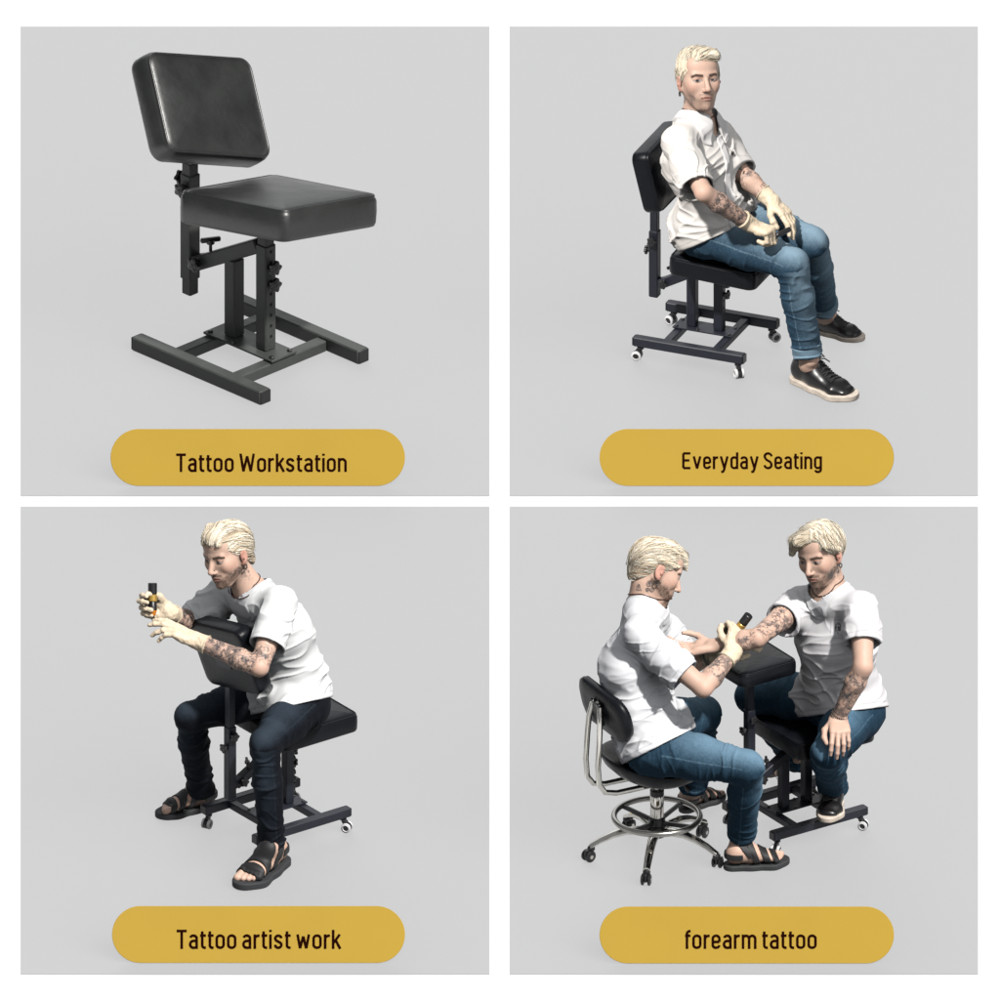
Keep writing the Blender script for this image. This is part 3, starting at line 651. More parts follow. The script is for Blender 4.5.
# ---------------------------------------------------------------- whole person
def person(sp, label):
    """sp: joints (world points) and looks. One skin mesh; clothes, hair, shoes and gloves are its children."""
    J = sp; g = A(*((J['heelR']+J['heelL'])/2)[:2], GZ)
    root = empty('person', g, label, 'person', 'tattooed men seated in the panels')
    hips = unit(J['hipR']-J['hipL']); sh = unit(J['shR']-J['shL']); pel = (J['hipR']+J['hipL'])/2; nk = J['neck']; ch = J['chest']
    hc, hf, hs, hu = J['head'], *frame3(J['hf'], J['hu'])
    up0 = unit(nk-pel); k = sp.get('k', 1.); hk = sp.get('hk', .92)
    fwd = unit(np.cross(hips, up0)); 
    if fwd@hf < 0: fwd = -fwd
    # --- skin ---
    sk = [head_prims(hc, hf, hs, hu, hk)]
    nb = nk+(hc-nk)*.05; nt = hc-hu*.055*k-hf*.024*k
    sk += [econe(nb-hu*.02, nt, (.056*k,.054*k), (.046*k,.047*k), hs, .02), cone(lerp(nk, J['shR'], .75), lerp(nk, J['shL'], .75), .042, .042, .03), econe(nk-up0*.03, ch, (.09,.06), (.13,.09), sh, .04), cone(nt-hf*.008-hu*.01, nk-up0*.03-fwd*.026, .034, .034, .03),
           econe(ch, pel, (.13,.09), (.13,.09), hips, .04)]
    limbs = {}
    for q in 'RL':
        S0, E0, W0 = J['sh'+q], J['el'+q], J['wr'+q]; ea = unit(E0-S0); fa = unit(W0-E0)
        sk += [cone(S0, lerp(S0, E0, .45), .042, .042*k, .012), cone(lerp(S0, E0, .45), E0, .042*k, .034*k, .012), cone(E0, lerp(E0, W0, .3), .034*k, .0385*k, .012), cone(lerp(E0, W0, .3), W0, .0385*k, .0260*k, .012)]
        hd = J['hand'+q]; hp, _, _ = hand_prims(W0, hd['d'], hd['n'], hd['s'], hd.get('curl', RELAX), hd.get('thumb', .3), .97*k, 0., hd.get('spread', .06), hd.get('tcurl', .5))
        sk += [group(hp, .010)]
        K0, A0 = J['kn'+q], J['an'+q]
        sk += [cone(J['hip'+q], K0, .06, .040, .01), cone(K0, lerp(K0, A0, .3), .040, .040, .01), cone(lerp(K0, A0, .3), A0, .040, .033, .01)]
        inner = J['inner'+q]
        upf = unit(A(0,0,1))*.020 if sp['feet'] == 'sandal' else A(0,0,.010)
        sk += [group(foot_prims(J['heel'+q]+upf, J['toe'+q]+upf*.8, A0, inner, 0 if sp['feet'] == 'sandal' else -.009, sp['feet'] == 'sandal'), .02)]
    gl = [q for q in 'RL' if J['hand'+q].get('glove')]
    hR = np.array([hf, hs, hu])
    def skin_col(P):
        n = fbm(P*35, 2, 1)[:, None]; base = np.tile(SK, (len(P), 1))*(1+.07*n)
        q = (P-hc)@hR.T/hk; m = np.linalg.norm(q*arr(1,1,.85), axis=1) < .128
        if m.any(): base[m] = face_paint(q[m], base[m], sp.get('beard', .8), sp.get('gaze', 0.))
        def tattoo(mask, P, sc=1., dens=.0):
            w = noise(P*60*sc, 21)+.6*noise(P*170*sc, 22); l = np.abs(noise(P*75*sc+3, 23)+.4*noise(P*160*sc, 27)); big = np.clip((noise(P*22, 29)+.45+dens)*2.2, .12, 1)
            ink = np.clip((w-.12+dens)*2.2, 0, .60)*big+np.clip((.15-l)/.07, 0, 1)*.80*big
            return np.clip(ink, 0, .92)*mask
        def seg(a, b, t0, t1, R=.07):
            v = b-a; t = (P-a)@v/(v@v); r = np.linalg.norm(P-a-np.clip(t, 0, 1)[:, None]*v, axis=1)
            return np.clip((t-t0)/.06, 0, 1)*np.clip((t1-t)/.06, 0, 1)*(r < R)
        ink = np.zeros(len(P))
        for q, t0, t1, dens in sp['tattoo']:
            if q[0] == 'u': mk = seg(J['sh'+q[1]], J['el'+q[1]], t0, t1, .062)
            else: mk = seg(J['el'+q[1]], J['wr'+q[1]], t0, t1, .06)
            ink = np.maximum(ink, tattoo(mk, P, 1., dens))
        nkm = np.clip(1-np.abs((P-nt)@hu+.018)/.045, 0, 1)*(np.linalg.norm(P-nt, axis=1) < .09)*sp.get('neck_ink', .9)*(((P-nt)@hf) > -.02 if sp.get('neck_front', 1) else 1)
        ink = np.maximum(ink, tattoo(nkm, P, 1.2, .15))
        for c0, rr in sp.get('spots', []):
            dd = np.linalg.norm(P-c0, axis=1)*(1+.35*noise(P*60, 31)); ink = np.maximum(ink, np.clip((rr-dd)/.002, 0, 1)*(.45+.5*(np.abs(dd-rr*.85) < .0022)+.4*(np.abs(noise(P*130, 33)) < .15)))
        for px_, py_, sc_ in sp.get('wings', []):
            o_ = V(px_, py_, w=Wof(nt)+120); ps = o_+np.outer(np.linspace(0, .8, 500), A(0,CE,-SE)); dd = evalp(sk[:5], ps); q0 = ps[int(np.argmax(dd < .001))]
            q = P-q0; x, y = q[:, 0]/sc_, (q@A(0,SE,CE))/sc_; nr_ = np.linalg.norm(q, axis=1) < .04
            e = np.minimum(np.minimum(((x+.4*y-.006)/.0105)**2+((y-.011-.3*x)/.0125)**2, ((x-.4*y+.007)/.009)**2+((y-.009+.3*x)/.011)**2), np.minimum(((x-.008)/.009)**2+((y+.011)/.0085)**2, ((x+.007)/.0085)**2+((y+.010)/.008)**2))
            k_ = (e < 1)*nr_*(.42+.48*((e > .62)+(np.abs(x) < .0016)+(np.abs(noise(P*160, 35)) < .10) > 0)); ink = np.maximum(ink, k_)
        base = base*(1-ink[:, None])+INK*1.15*ink[:, None]
        for q in 'RL':    # redder knuckles, elbows
            d = np.linalg.norm(P-J['el'+q], axis=1); w = np.clip(1-d/.05, 0, 1)[:, None]*.35; base = base*(1-w)+base*arr(1.03,.78,.72)*w
        return base
    body = sdf_obj('body', sk, .0027, M['skin'], root, None, skin_col)
    # --- hair ---
    hair_obj(hc, hf, hs, hu, sp['hair'], root, hk)
    # --- earring, necklace ---
    MB().tube([hc+hs*e*.080*hk+hf*(-.006)+hu*(-.046)+(hf*math.cos(t)+hu*math.sin(t))*.008 for e in (sp.get('ear', 1),) for t in np.linspace(0, 6.2, 14)], .0022, 6).build('earring', M['bead'], root)
    # --- shirt ---
    hemR, hemL = J.get('hemR', lerp(J['shR'], J['elR'], .8)), J.get('hemL', lerp(J['shL'], J['elL'], .8))
    mid = J.get('belly', lerp(pel, ch, .5)+A(0,0,0))
    sw = sp.get('swell', 1.)
    T = [econe(ch, mid, (.150*sw,.106*sw), (.146*sw,.108*sw), sh+hips, .05), econe(mid, pel-up0*.01, (.146*sw,.108*sw), (.172*sw,.138*sw), hips, .05), econe(nk-up0*.055, ch, (.105,.068), (.150*sw,.106*sw), sh, .06),
         cone(nk-up0*.02, J['shR']-sh*.01, .052, .050, .05), cone(nk-up0*.02, J['shL']+sh*.01, .052, .050, .05), cone(nk-up0*.01+sh*.03, nk-up0*.01-sh*.03, .054, .054, .045)]
    for q in 'RL':
        h = hemR if q == 'R' else hemL; S0 = J['sh'+q]; dv = unit(h-S0)
        sag = A(0,0,-1)-dv*(-dv[2]); sag = sag*.014
        T.append(group([cone(S0, lerp(S0, h, .5)+sag*.5, .052, .061, .05), cone(lerp(S0, h, .5)+sag*.5, h+dv*.03+sag, .065, .071, .02), plane(h, dv+.0*sag, .004)], .05))
    for q in 'RL':
        h = hemR if q == 'R' else hemL; S0 = J['sh'+q]; dv = unit(h-S0); sag = (A(0,0,-1)-dv*(-dv[2]))*.014
        T.append(cone(h-dv*.03+sag*.8, h+dv*.06+sag, .052, .072, .004, 'sub'))
    hn = unit(J.get('hemn', -up0)); hemc = J.get('hemc', pel-up0*.05)
    T.append(econe(pel+hips*.05, pel-hips*.05, (.126,.118), (.126,.118), up0, .04))
    for q in 'RL': T.append(cone(J['hip'+q], lerp(J['hip'+q], J['kn'+q], .22), .105, .101, .035))
    T.append(plane(hemc, hn, .006))
    T.append(group([econe(nk-up0*.02+fwd*.012, nk+hu*.09, (.066,.066), (.075,.075), sh, .01)], .006, 'sub'))
    if sp.get('vneck'):
        f9 = unit(np.cross(sh, up0)); f9 = f9 if f9@fwd > 0 else -f9
        T.append(cone(nk+up0*.01+f9*.055, nk-up0*.10+f9*.115, .034, .010, .004, 'sub'))
    if 'neckcut' in J:
        a, b, rr = J['neckcut']; T.append(cone(a, b, rr, rr*.4, .006, 'sub'))
    amp = sp.get('fold', 1.)
    sh_hems = [(hemR, unit(hemR-J['shR'])), (hemL, unit(hemL-J['shL']))]
    def fold_field(P):
        w = fbm(P*6, 2, 41)[:, None]*.8
        q1 = np.stack([P@unit(up0+sh*.55)*17, P@unit(sh-up0*.55)*4, P@fwd*6], 1)+w
        q2 = np.stack([P@unit(up0-sh*.8)*15, P@unit(sh+up0*.8)*3.6, P@fwd*6], 1)-w
        q3 = np.stack([P@unit(up0+fwd*.4)*34, P@sh*9, P@fwd*10], 1)+w
        q4 = np.stack([P@unit(up0+sh*.25)*30, P@unit(sh-up0*.25)*4.5, P@fwd*6], 1)+w*1.2
        a, b, c = np.abs(noise(q1, 42)), np.abs(noise(q2, 43)), noise(q3, 44)
        t = np.clip(((nk-P)@up0)/np.linalg.norm(nk-pel), 0, 1.1)
        lo = .35+.85*t
        hd_ = np.clip(np.abs((P-hemc)@hn)/.05, .12, 1)
        for h_, d_ in sh_hems: hd_ = np.where(np.linalg.norm(P-h_, axis=1) < .12, np.minimum(hd_, np.clip(np.abs((P-h_)@d_)/.035, .15, 1)), hd_); e_ = noise(q4, 45)
        rd = lambda x, w_: np.clip(1-x*w_, 0, 1)**1.9
        return ((rd(a, 2.7)-.14)*.0074*lo+(rd(b, 2.7)-.14)*.0068*lo+c*.0016*(.3+t)+(rd(np.abs(e_), 2.5)-.14)*.0068*(.25+t)-.004*noise(P*9, 48)*t)*amp*hd_
    def sleeve_field(P):
        out = np.zeros(len(P))
        for q in 'RL':
            h = hemR if q == 'R' else hemL; S0 = J['sh'+q]; v = h-S0; t = (P-S0)@v/(v@v); ax = unit(v); r = P-S0-t[:, None]*v
            m = np.clip(t/.3, 0, 1)*np.clip((1.05-t)/.1, 0, 1)*(np.linalg.norm(r, axis=1) < .1)
            out += m*(.0065*np.clip(1-1.7*np.abs(np.sin((t*1.6+1.5*noise(P*9, 51))*3.14)), 0, 1)-.0015+.0018*noise(P*24, 52))
        return out
    def shirt_col(P):
        c = arr(*sp.get('shirt', (.66,.66,.675))); n = fbm(P*6, 2, 61)[:, None]
        out = np.tile(c, (len(P), 1))*(1+.03*n)
        for q in 'RL':
            h = hemR if q == 'R' else hemL; dv = unit(h-J['sh'+q]); d = (h-P)@dv; m = (np.abs(d-.020) < .0016)*(np.linalg.norm(P-h, axis=1) < .11); out[m] *= .72
        d = (hemc-P)@hn; out[np.abs(d-.020) < .0016] *= .72
        if prt is not None:
            q = P-prt; x, y = q[:, 0], q@A(0,SE,CE); nr_ = np.linalg.norm(q, axis=1) < .06
            out[nr_*(np.abs(x) < .027)*(np.abs(y+.004) < .034)*((np.abs(x) > .0245)+(np.abs(y+.004) > .031))] *= .66
            out[nr_*(((x/.011)**2+(y/.020)**2) < 1)*(np.abs(noise(P*150, 65)) < .38)] *= .22
        return np.clip(out, 0, 1)
    prt = None
    if 'print' in sp:
        o_ = V(*sp['print'], w=Wof(ch)+150); ps = o_+np.outer(np.linspace(0, .9, 500), A(0,CE,-SE)); dd = evalp(T, ps); prt = ps[int(np.argmax(dd < .004))]
    shirt = sdf_obj(sp.get('shirt_name', 't_shirt'), T, .0032, M['cotton'], root, lambda P: fold_field(P)+sleeve_field(P), shirt_col)
    ncone = econe(nk-up0*.02+fwd*.012, nk+hu*.09, (.066,.066), (.075,.075), sh, .01)
    Tb = [q for q in T if q.op == 'add']
    def shell(region, th, c, R):
        def fn(p):
            d = evalp(Tb, p)+fold_field(p)*-1-th
            return np.maximum(d, region(p))
        return P_(fn, c, R, .003, 'add')
    if sp.get('collar_rib', 1):
        sdf_obj('collar', [shell(lambda p: np.maximum(-ncone.fn(p)-.001, ncone.fn(p)-.016), .0030, nk, .14)], .0028, M['ribcotton'], shirt)
    else:
        fr_ = unit(np.cross(sh, up0)); fr_ = fr_ if fr_@fwd > 0 else -fr_
        def flap(p):
            q = p-nk; lat = np.abs(q@sh-.005); fo = q@fr_; d = ncone.fn(p)
            return np.maximum(np.maximum(-d-.002, d-.030-.25*np.clip(fo, 0, .06)), .020+.30*np.clip(-q@up0, 0, .2)-lat-.2*(fo < .0))
        sdf_obj('collar', [shell(flap, .0065, nk, .18)], .0028, M['cotton2'], shirt)
        def plk(p):
            q = p-nk; return np.maximum(np.maximum(np.abs(q@sh+.012-.03*(q@up0))-.015, -(q@fr_)+.02), (q@up0)+.05)
        c2 = lerp(nk, pel, .5); pk = shell(plk, .0048, c2, .42); pk2 = P_(lambda p: np.maximum(pk.fn(p), (p-hemc)@hn+.004), c2, .42, .003, 'add')
        pl_ = sdf_obj('placket', [pk2], .0032, M['cotton2'], shirt)
        for i in range(5):
            base = lerp(nk, pel, .30+.15*i); base = base-sh*(.012+.03*np.linalg.norm(nk-pel)*(.30+.15*i)); ts = np.linspace(.3, .02, 140); pp = base+np.outer(ts, fr_); dd = evalp(Tb, pp)-.0035-fold_field(pp); ii = int(np.argmax(dd < 0))
            MB().lathe(pp[ii]-fr_*.001, fr_, [(.0055, 0), (.0070, .002), (.0070, .0055), (.005, .006)], 14).build('button', M['bead'], pl_)
    if 'neckl' in sp:
        pts = []; sk_n = [q for q in sk[:5]]
        fr2 = unit(np.cross(sh, up0)); fr2 = fr2 if fr2@fwd > 0 else -fr2
        for t in np.linspace(0, 2*math.pi, 56, endpoint=False):
            dr = sh*math.cos(t)+fr2*math.sin(t); c = nk+up0*(.046-.026*max(0, math.sin(t)))+fr2*.012
            q = c+np.outer(np.linspace(.03, .12, 70), dr); dd = np.minimum(evalp(sk_n, q), evalp(T, q)-.004); i = int(np.argmax(dd > .001)); pts.append(q[i])
        pts = np.array(pts); pts = (np.roll(pts, 1, 0)+pts*2+np.roll(pts, -1, 0))/4
        MB().tube(list(pts), .0021, 6, closed=True).build('necklace', M[sp['neckl']], root)
    # --- jeans ---
    jd, jl = arr(*sp['jean_dark']), arr(*sp['jean_light'])
    Jn = [econe(pel+hips*.05, pel-hips*.05, (.118,.108), (.118,.108), up0, .05), econe(pel, lerp(pel, mid, .4), (.148,.105), (.138,.095), hips, .04)]
    wid = sp.get('leg', 1.)
    for q in 'RL':
        H0, K0, A0 = J['hip'+q], J['kn'+q], J['an'+q]; cf = J.get('cuff'+q, lerp(K0, A0, .86)); dv = unit(A0-K0)
        Jn += [cone(H0, lerp(H0, K0, .5), .094, .080*wid, .035), cone(lerp(H0, K0, .5), K0, .080*wid, .059*wid, .03), cone(K0, lerp(K0, A0, .35), .057*wid, .058*wid, .025)]
        Jn.append(group([cone(lerp(K0, A0, .35), cf, .058*wid, .050*wid, .02), cone(cf, cf+dv*.04, .050*wid, .050*wid, .02), plane(cf, dv, .003)], .02))
    for q in 'RL':
        K0, A0 = J['kn'+q], J['an'+q]; cf = J.get('cuff'+q, lerp(K0, A0, .86)); dv = unit(A0-K0)
        Jn.append(cone(cf-dv*.02, cf+dv*.05, .041*wid, .052*wid, .003, 'sub'))
    def leg_t(P):
        best = np.full(len(P), 9.); T_ = np.zeros(len(P)); Q = np.zeros(len(P), int); R_ = [None]*4
        segs = []
        for q in 'RL': segs += [(J['hip'+q], J['kn'+q]), (J['kn'+q], J['an'+q])]
        for i, (a, b) in enumerate(segs):
            v = b-a; t = (P-a)@v/(v@v); d = np.linalg.norm(P-a-np.clip(t, 0, 1)[:, None]*v, axis=1)
            m = d < best; best[m] = d[m]; T_[m] = t[m]; Q[m] = i
        return segs, T_, Q
    def jean_disp(P):
        segs, t, Q = leg_t(P); n = noise(P*13, 71); n2 = noise(P*30, 72); out = .0012*n2; nw = noise(P*8, 73); am = np.clip(.6+noise(P*12, 74)*1.3, 0, 1.2); nl = noise(np.stack([t*11+1.2*noise(P*7, 76), P[:, 0]*7, P[:, 2]*7], 1), 75); rg = lambda x: np.clip(1-1.6*np.abs(np.sin(x*3.14)), 0, 1)**1.3-.2
        th = (Q % 2 == 0)
        # stacks of folds below the knee and at the lap, small ones above the hem
        kb = np.where(th, np.clip((t-.66)/.15, 0, 1)*np.clip((.97-t)/.12, 0, 1), np.clip((t-.03)/.09, 0, 1)*np.clip((.5-t)/.3, 0, 1)); lap = np.where(th, np.clip((.45-t)/.25, 0, 1)*np.clip((t-.02)/.18, 0, 1), 0); hm = np.where(th, 0, np.clip((t-.55)/.3, 0, 1))
        out += am*(kb*.0110*rg(t*np.where(th, 4.5, 8.)+1.9*nw)+lap*.0085*rg(t*5+2.2*nw)+hm*.0065*rg(t*7+2.*nw))
        out += .0024*n+.0042*(np.clip(1-2.6*np.abs(nl), 0, 1)**1.5-.15)*np.clip(1.4-am, .2, 1)
        return out
    def jean_col(P):
        segs, t, Q = leg_t(P); n = fbm(P*28, 3, 81); fine = noise(P*260, 82); th = (Q % 2 == 0)
        wear = np.zeros(len(P))
        for i, (a, b) in enumerate(segs):
            m = Q == i
            if not m.any(): continue
            v = unit(b-a); fr = unit((A(0,0,1) if i % 2 == 0 else sum_fwd(J, i))-v*v[2]*(1 if i % 2 == 0 else 0)); r = P[m]-a; r = r-np.outer(r@v, v); r = r/(np.linalg.norm(r, axis=1)[:, None]+1e-9)
            face = np.clip(r@fr, 0, 1)**1.5
            tt = t[m]; prof = np.clip((tt-.15)/.25, 0, 1)*np.where(tt > .75, 1.15, .9) if i % 2 == 0 else np.clip(1.1-tt*1.1, .15, 1)
            wear[m] = face*prof
        wv = np.clip(wear*(.92+.18*n)+.04*n+.13*fine, 0, 1)[:, None]
        c = jd*(1-wv)+jl*wv
        for q in 'RL':     # seam down the outside and the stitched hem
            for (a, b) in ((J['hip'+q], J['kn'+q]), (J['kn'+q], J['an'+q])):
                v = unit(b-a); o = unit(J['hip'+q]-pel); o = unit(o-v*(o@v)+A(0,0,.25)); r = P-a; tt = r@v; r = r-tt[:, None]*v; rr = np.linalg.norm(r, axis=1)+1e-9
                an = np.abs(r@np.cross(v, o))/rr; m = (an < .03)*(r@o > 0)*(tt > .05)*(tt < np.linalg.norm(b-a))*(rr < .11); c[m] = c[m]*.55+jl*.45*.9
            cf = J.get('cuff'+q, lerp(J['kn'+q], J['an'+q], .86)); dv = unit(J['an'+q]-J['kn'+q]); d = (cf-P)@dv
            m = (np.abs(d-.022) < .0018)*(np.linalg.norm(P-cf, axis=1) < .09); c[m] = c[m]*.6+jl*.4
            if sp.get('turnup'): m = (d < .042)*(d > -.01)*(np.linalg.norm(P-cf, axis=1) < .10); c[m] = (jl*.8+jd*.2)*(1+.12*n[m][:, None])
        return np.clip(c, 0, 1)
    jn = sdf_obj('jeans', Jn, .0031, M['denim'], root, jean_disp, jean_col)
    if sp.get('turnup'):
        for q in 'RL':
            cf = J.get('cuff'+q, lerp(J['kn'+q], J['an'+q], .86)); dv = unit(J['an'+q]-J['kn'+q]); r0 = .0535*wid
            pr = [cone(cf-dv*.042, cf-dv*.002, r0, r0+.002, .004), plane(cf, dv, .003), plane(cf-dv*.040, -dv, .003), cone(cf-dv*.06, cf+dv*.04, r0-.009, r0-.005, .003, 'sub')]
            sdf_obj('turned_up_cuff', pr, .003, M['denim'], jn, lambda P: .004*noise(P*22, 91), lambda P: np.tile(jl*.75+jd*.25, (len(P), 1))*(1+.18*fbm(P*40, 2, 92)[:, None]))
    # --- gloves ---
    for q in gl:
        hd = J['hand'+q]; W0 = J['wr'+q]; fa = unit(W0-J['el'+q])
        hp, _, _ = hand_prims(W0, hd['d'], hd['n'], hd['s'], hd.get('curl', RELAX), hd.get('thumb', .3), .97*k, .0017, hd.get('spread', .06), hd.get('tcurl', .5))
        hp += [cone(W0-fa*.045, W0, .0335*k, .030*k, .012)]
        hp = [group(hp, .01), plane(W0-fa*.050, -fa, .002)]
        sdf_obj('glove', hp, .0022, M['latex'], root, lambda P: .0016*noise(P*75, 95)+.001*noise(P*150, 96), lambda P: np.tile(arr(*sp.get('glove', (.78,.64,.47))), (len(P), 1))*(1+.05*fbm(P*40, 2, 97)[:, None]))
        c = W0-fa*.047; sa = unit(np.cross(fa, A(.3,.5,.8))); sb = np.cross(fa, sa)
        MB().tube([c+(sa*math.cos(t)+sb*math.sin(t))*.0345*k for t in np.linspace(0, 6.283, 30, endpoint=False)], .0022, 6, closed=True).build('rolled_cuff', M['gloverim'], root)
    # --- shoes ---
    for q in 'RL':
        (sneaker if sp['feet'] == 'sneaker' else sandal)(J['heel'+q], J['toe'+q], J['an'+q], J['inner'+q], root)
    return root, shirt
def sum_fwd(J, i):
    q = 'R' if i < 2 else 'L'; v = unit(J['an'+q]-J['kn'+q]); f = unit(J['toe'+q]-J['heel'+q]); return unit(f-v*(f@v))
M['ribcotton'] = mat('ribbed_cotton', (.74,.74,.76), .85, bump=.3, bscale=300, bdist=.001)
M['cotton2'] = mat('white_shirting', (.78,.755,.745), .85, spec=.15, bump=.12, bscale=420, bdist=.0008)
M['chrome2'] = mat('brushed_nickel', (.36,.35,.33), .3, metal=1)
M['gloverim'] = mat('glove_rim', (.72,.60,.44), .5)
def on_len(px, py, parent, L, sign):
    """point seen at px,py at distance L (m) from parent; sign +1 towards the camera"""
    wp = Wof(parent); vx = (px-500)*S-parent[0]; vv = (500-py)*S-(parent[1]*SE+parent[2]*CE)
    r2 = L*L-vx*vx-vv*vv; dw = math.sqrt(max(0, r2))/S
    return V(px, py, w=wp+sign*dw)
def dbg(n, J):
    L = lambda a, b: round(float(np.linalg.norm(J[a]-J[b])), 3)
    print('BONES', n, {x: L(*x.split('-')) for x in ('hipR-hipL','shR-shL','hipR-knR','hipL-knL','knR-anR','knL-anL','shR-elR','shL-elL','elR-wrR','elL-wrL','heelR-toeR','heelL-toeL','neck-chest')}, {q: [round(float(v), 2) for v in J[q]] for q in ('neck','wrR','wrL','hipR','knR','knL')})
# --- A: button shirt, top right --------------------------------------------------------------
J = dict(hipR=V(703,229,z=.55), hipL=V(722,211,z=.55), knR=V(792,264,z=.505), knL=V(811,243,z=.505), anR=V(809,363,z=.10), anL=V(825,315,z=.095), heelR=V(792,379,z=GZ), toeR=V(854,402,z=GZ), heelL=V(806,329,z=GZ), toeL=V(864,341,z=GZ))
w = Wof((J['hipR']+J['hipL'])/2)
J.update(belly=V(716,192,w=w+18), chest=V(698,158,w=w+35), neck=V(697,121,w=w+45), shR=V(678,142,w=w+78), shL=V(719,138,w=w+4), head=V(699,80,w=w+58), hf=D(.31,.00,.95), hu=D(-.06,1,.0), sw_=1)
J['elR'] = on_len(704,193,J['shR'],.27,1); J['wrR'] = V(751,225,z=.66)
J['elL'] = V(741,173,w=w+24); J['wrL'] = V(772,201,z=.665)
J['hemR'] = lerp(J['shR'],J['elR'],.86)+camv(-.01,-.002,0); J['hemL'] = lerp(J['shL'],J['elL'],.93)
J['handR'] = dict(d=D(.90,-.33,.25), n=D(-.25,-.9,-.45), s=-1, glove=1, curl=FIST, thumb=.6)
J['handL'] = dict(d=D(.62,-.62,.35), n=D(-.45,-.75,-.4), s=1, glove=1, curl=[(.2,.35,.2),(.25,.4,.25),(.3,.45,.3),(.35,.5,.3)])
J.update(innerR=-1, innerL=1, feet='sneaker', hair='crop', beard=.5, tattoo=[('fR',.1,.98,.3),('fL',.05,.9,.1)], jean_dark=(.026,.060,.098), jean_light=(.21,.31,.39), turnup=1, shirt=(.77,.735,.70), shirt_name='button_shirt', collar_rib=0,
  cuffR=V(806,352,z=.14), cuffL=V(824,306,z=.13), ear=1, neck_ink=.7, fold=1.15, neckl='cord', vneck=1, gaze=.0045, k=.94)
J['cuffR'] = lerp(J['knR'],J['anR'],.90); J['cuffL'] = lerp(J['knL'],J['anL'],.88)
J['hemn'] = D(.42,-.90,-.05); J['hemc'] = V(722,231,w=w)
dbg('A', J); PA = person(J, 'man in a white button shirt, blue jeans and black sneakers seated on a wheeled chair'); JA = J
# --- B: tattooing, bottom left ------------------------------------------------------------------
J = dict(hipL=V(303,704,z=.56), hipR=V(279,689,z=.535), knL=V(265,744,z=.53), knR=V(190,717,z=.475), anL=V(272,848,z=.10), anR=V(201,788,z=.095), heelL=V(285,861,z=GZ), toeL=V(241,891,z=GZ), heelR=V(217,806,z=GZ), toeR=V(157,818,z=GZ))
w = Wof((J['hipR']+J['hipL'])/2)
J.update(belly=V(290,668,w=w+15), chest=V(276,628,w=w+42), neck=V(252,592,w=w+72), shL=V(281,603,w=w+100), shR=V(226,590,w=w+30), head=V(227,554,w=w+95), hf=D(-.66,-.36,.66), hu=D(-.2,.93,.3))
J['elL'] = on_len(259,667,J['shL'],.27,1); J['wrL'] = on_len(195,640,J['elL'],.262,-1)
J['elR'] = V(191,623,w=w+30); J['wrR'] = V(168,612,w=w+78)
J['hemL'] = lerp(J['shL'],J['elL'],.66); J['hemR'] = lerp(J['shR'],J['elR'],.92)
J['handL'] = dict(d=D(-.88,.42,.05), n=D(-.25,-.75,-.55), s=1, glove=1, curl=[(.05,.35,.3),(.15,.35,.3),(.35,.5,.3),(.5,.6,.3)], thumb=.35)
J['handR'] = dict(d=D(-.80,.22,.1), n=D(.25,-.05,1), s=-1, glove=1, curl=GRIP, thumb=.6, spread=.1)
J.update(innerR=-1, innerL=1, feet='sandal', hair='slick', beard=1., tattoo=[('fR',-.2,1.0,.3),('fL',.0,.95,.45),('uL',.7,1.,.1)], jean_dark=(.004,.005,.0085), jean_light=(.030,.042,.058), leg=.90, shirt=(.78,.795,.80), neckl='cord', ear=-1, neck_ink=.9, swell=.97)
J['cuffL'] = lerp(J['knL'],J['anL'],.97); J['cuffR'] = lerp(J['knR'],J['anR'],1.02)
J['hemn'] = D(.22,-.97,0); J['hemc'] = V(290,706,w=w)
dbg('B', J); PB = person(J, 'bearded man in a white tee and dark jeans leaning over a chair pad while tattooing'); JB = J
# --- C: artist on the stool, bottom right -----------------------------------------------------------
J = dict(hipR=V(653,749,z=.50), hipL=V(658,729,z=.50), knR=V(747,767,z=.47), knL=V(703,714,z=.47), anR=V(741,839,z=.10), anL=V(692,789,z=.095), heelR=V(724,869,z=GZ), toeR=V(788,864,z=GZ), heelL=V(681,813,z=GZ), toeL=V(722,797,z=GZ))
w = Wof((J['hipR']+J['hipL'])/2)
J.update(belly=V(640,706,w=w+5), chest=V(633,665,w=w+12), neck=V(644,606,w=w+22), shR=V(640,634,w=w+64), shL=V(666,630,w=w-24), head=V(657,571,w=w+25), hf=D(.82,-.34,-.26), hu=D(.32,.93,-.10))
J['elR'] = V(703,688,w=w+75); J['wrR'] = V(733,652,w=w+45)
J['elL'] = V(687,664,w=w-10); J['wrL'] = V(716,653,w=w+5)
J['hemR'] = lerp(J['shR'],J['elR'],.74)+camv(-.004,.0,0); J['hemL'] = lerp(J['shL'],J['elL'],.7)
J['handR'] = dict(d=D(.22,.88,-.30), n=D(-.45,.1,-.9), s=-1, glove=1, curl=[(.9,1.0,.4),(1.0,1.1,.5),(1.1,1.1,.6),(1.2,1.1,.6)], thumb=.6)
J['handL'] = dict(d=D(.86,.45,.1), n=D(.2,-.7,-.5), s=1, glove=1, curl=CUP)
J.update(innerR=-1, innerL=1, feet='sandal', hair='long', beard=1., tattoo=[('fR',.2,.98,.35)], jean_dark=(.019,.048,.080), jean_light=(.14,.24,.33), shirt=(.74,.75,.78), neckl='cord', ear=1, neck_ink=0, neck_front=0)
J['cuffR'] = lerp(J['knR'],J['anR'],.93); J['cuffL'] = lerp(J['knL'],J['anL'],.95)
J['hemn'] = D(.45,-.9,0); J['hemc'] = V(655,748,w=w)
nt_ = J['head']-unit(J['hu'])*.055
fC, sC, uC = frame3(J['hf'], J['hu'])
J['wings'] = [(649.5,587,1.), (638.5,588,.62)]
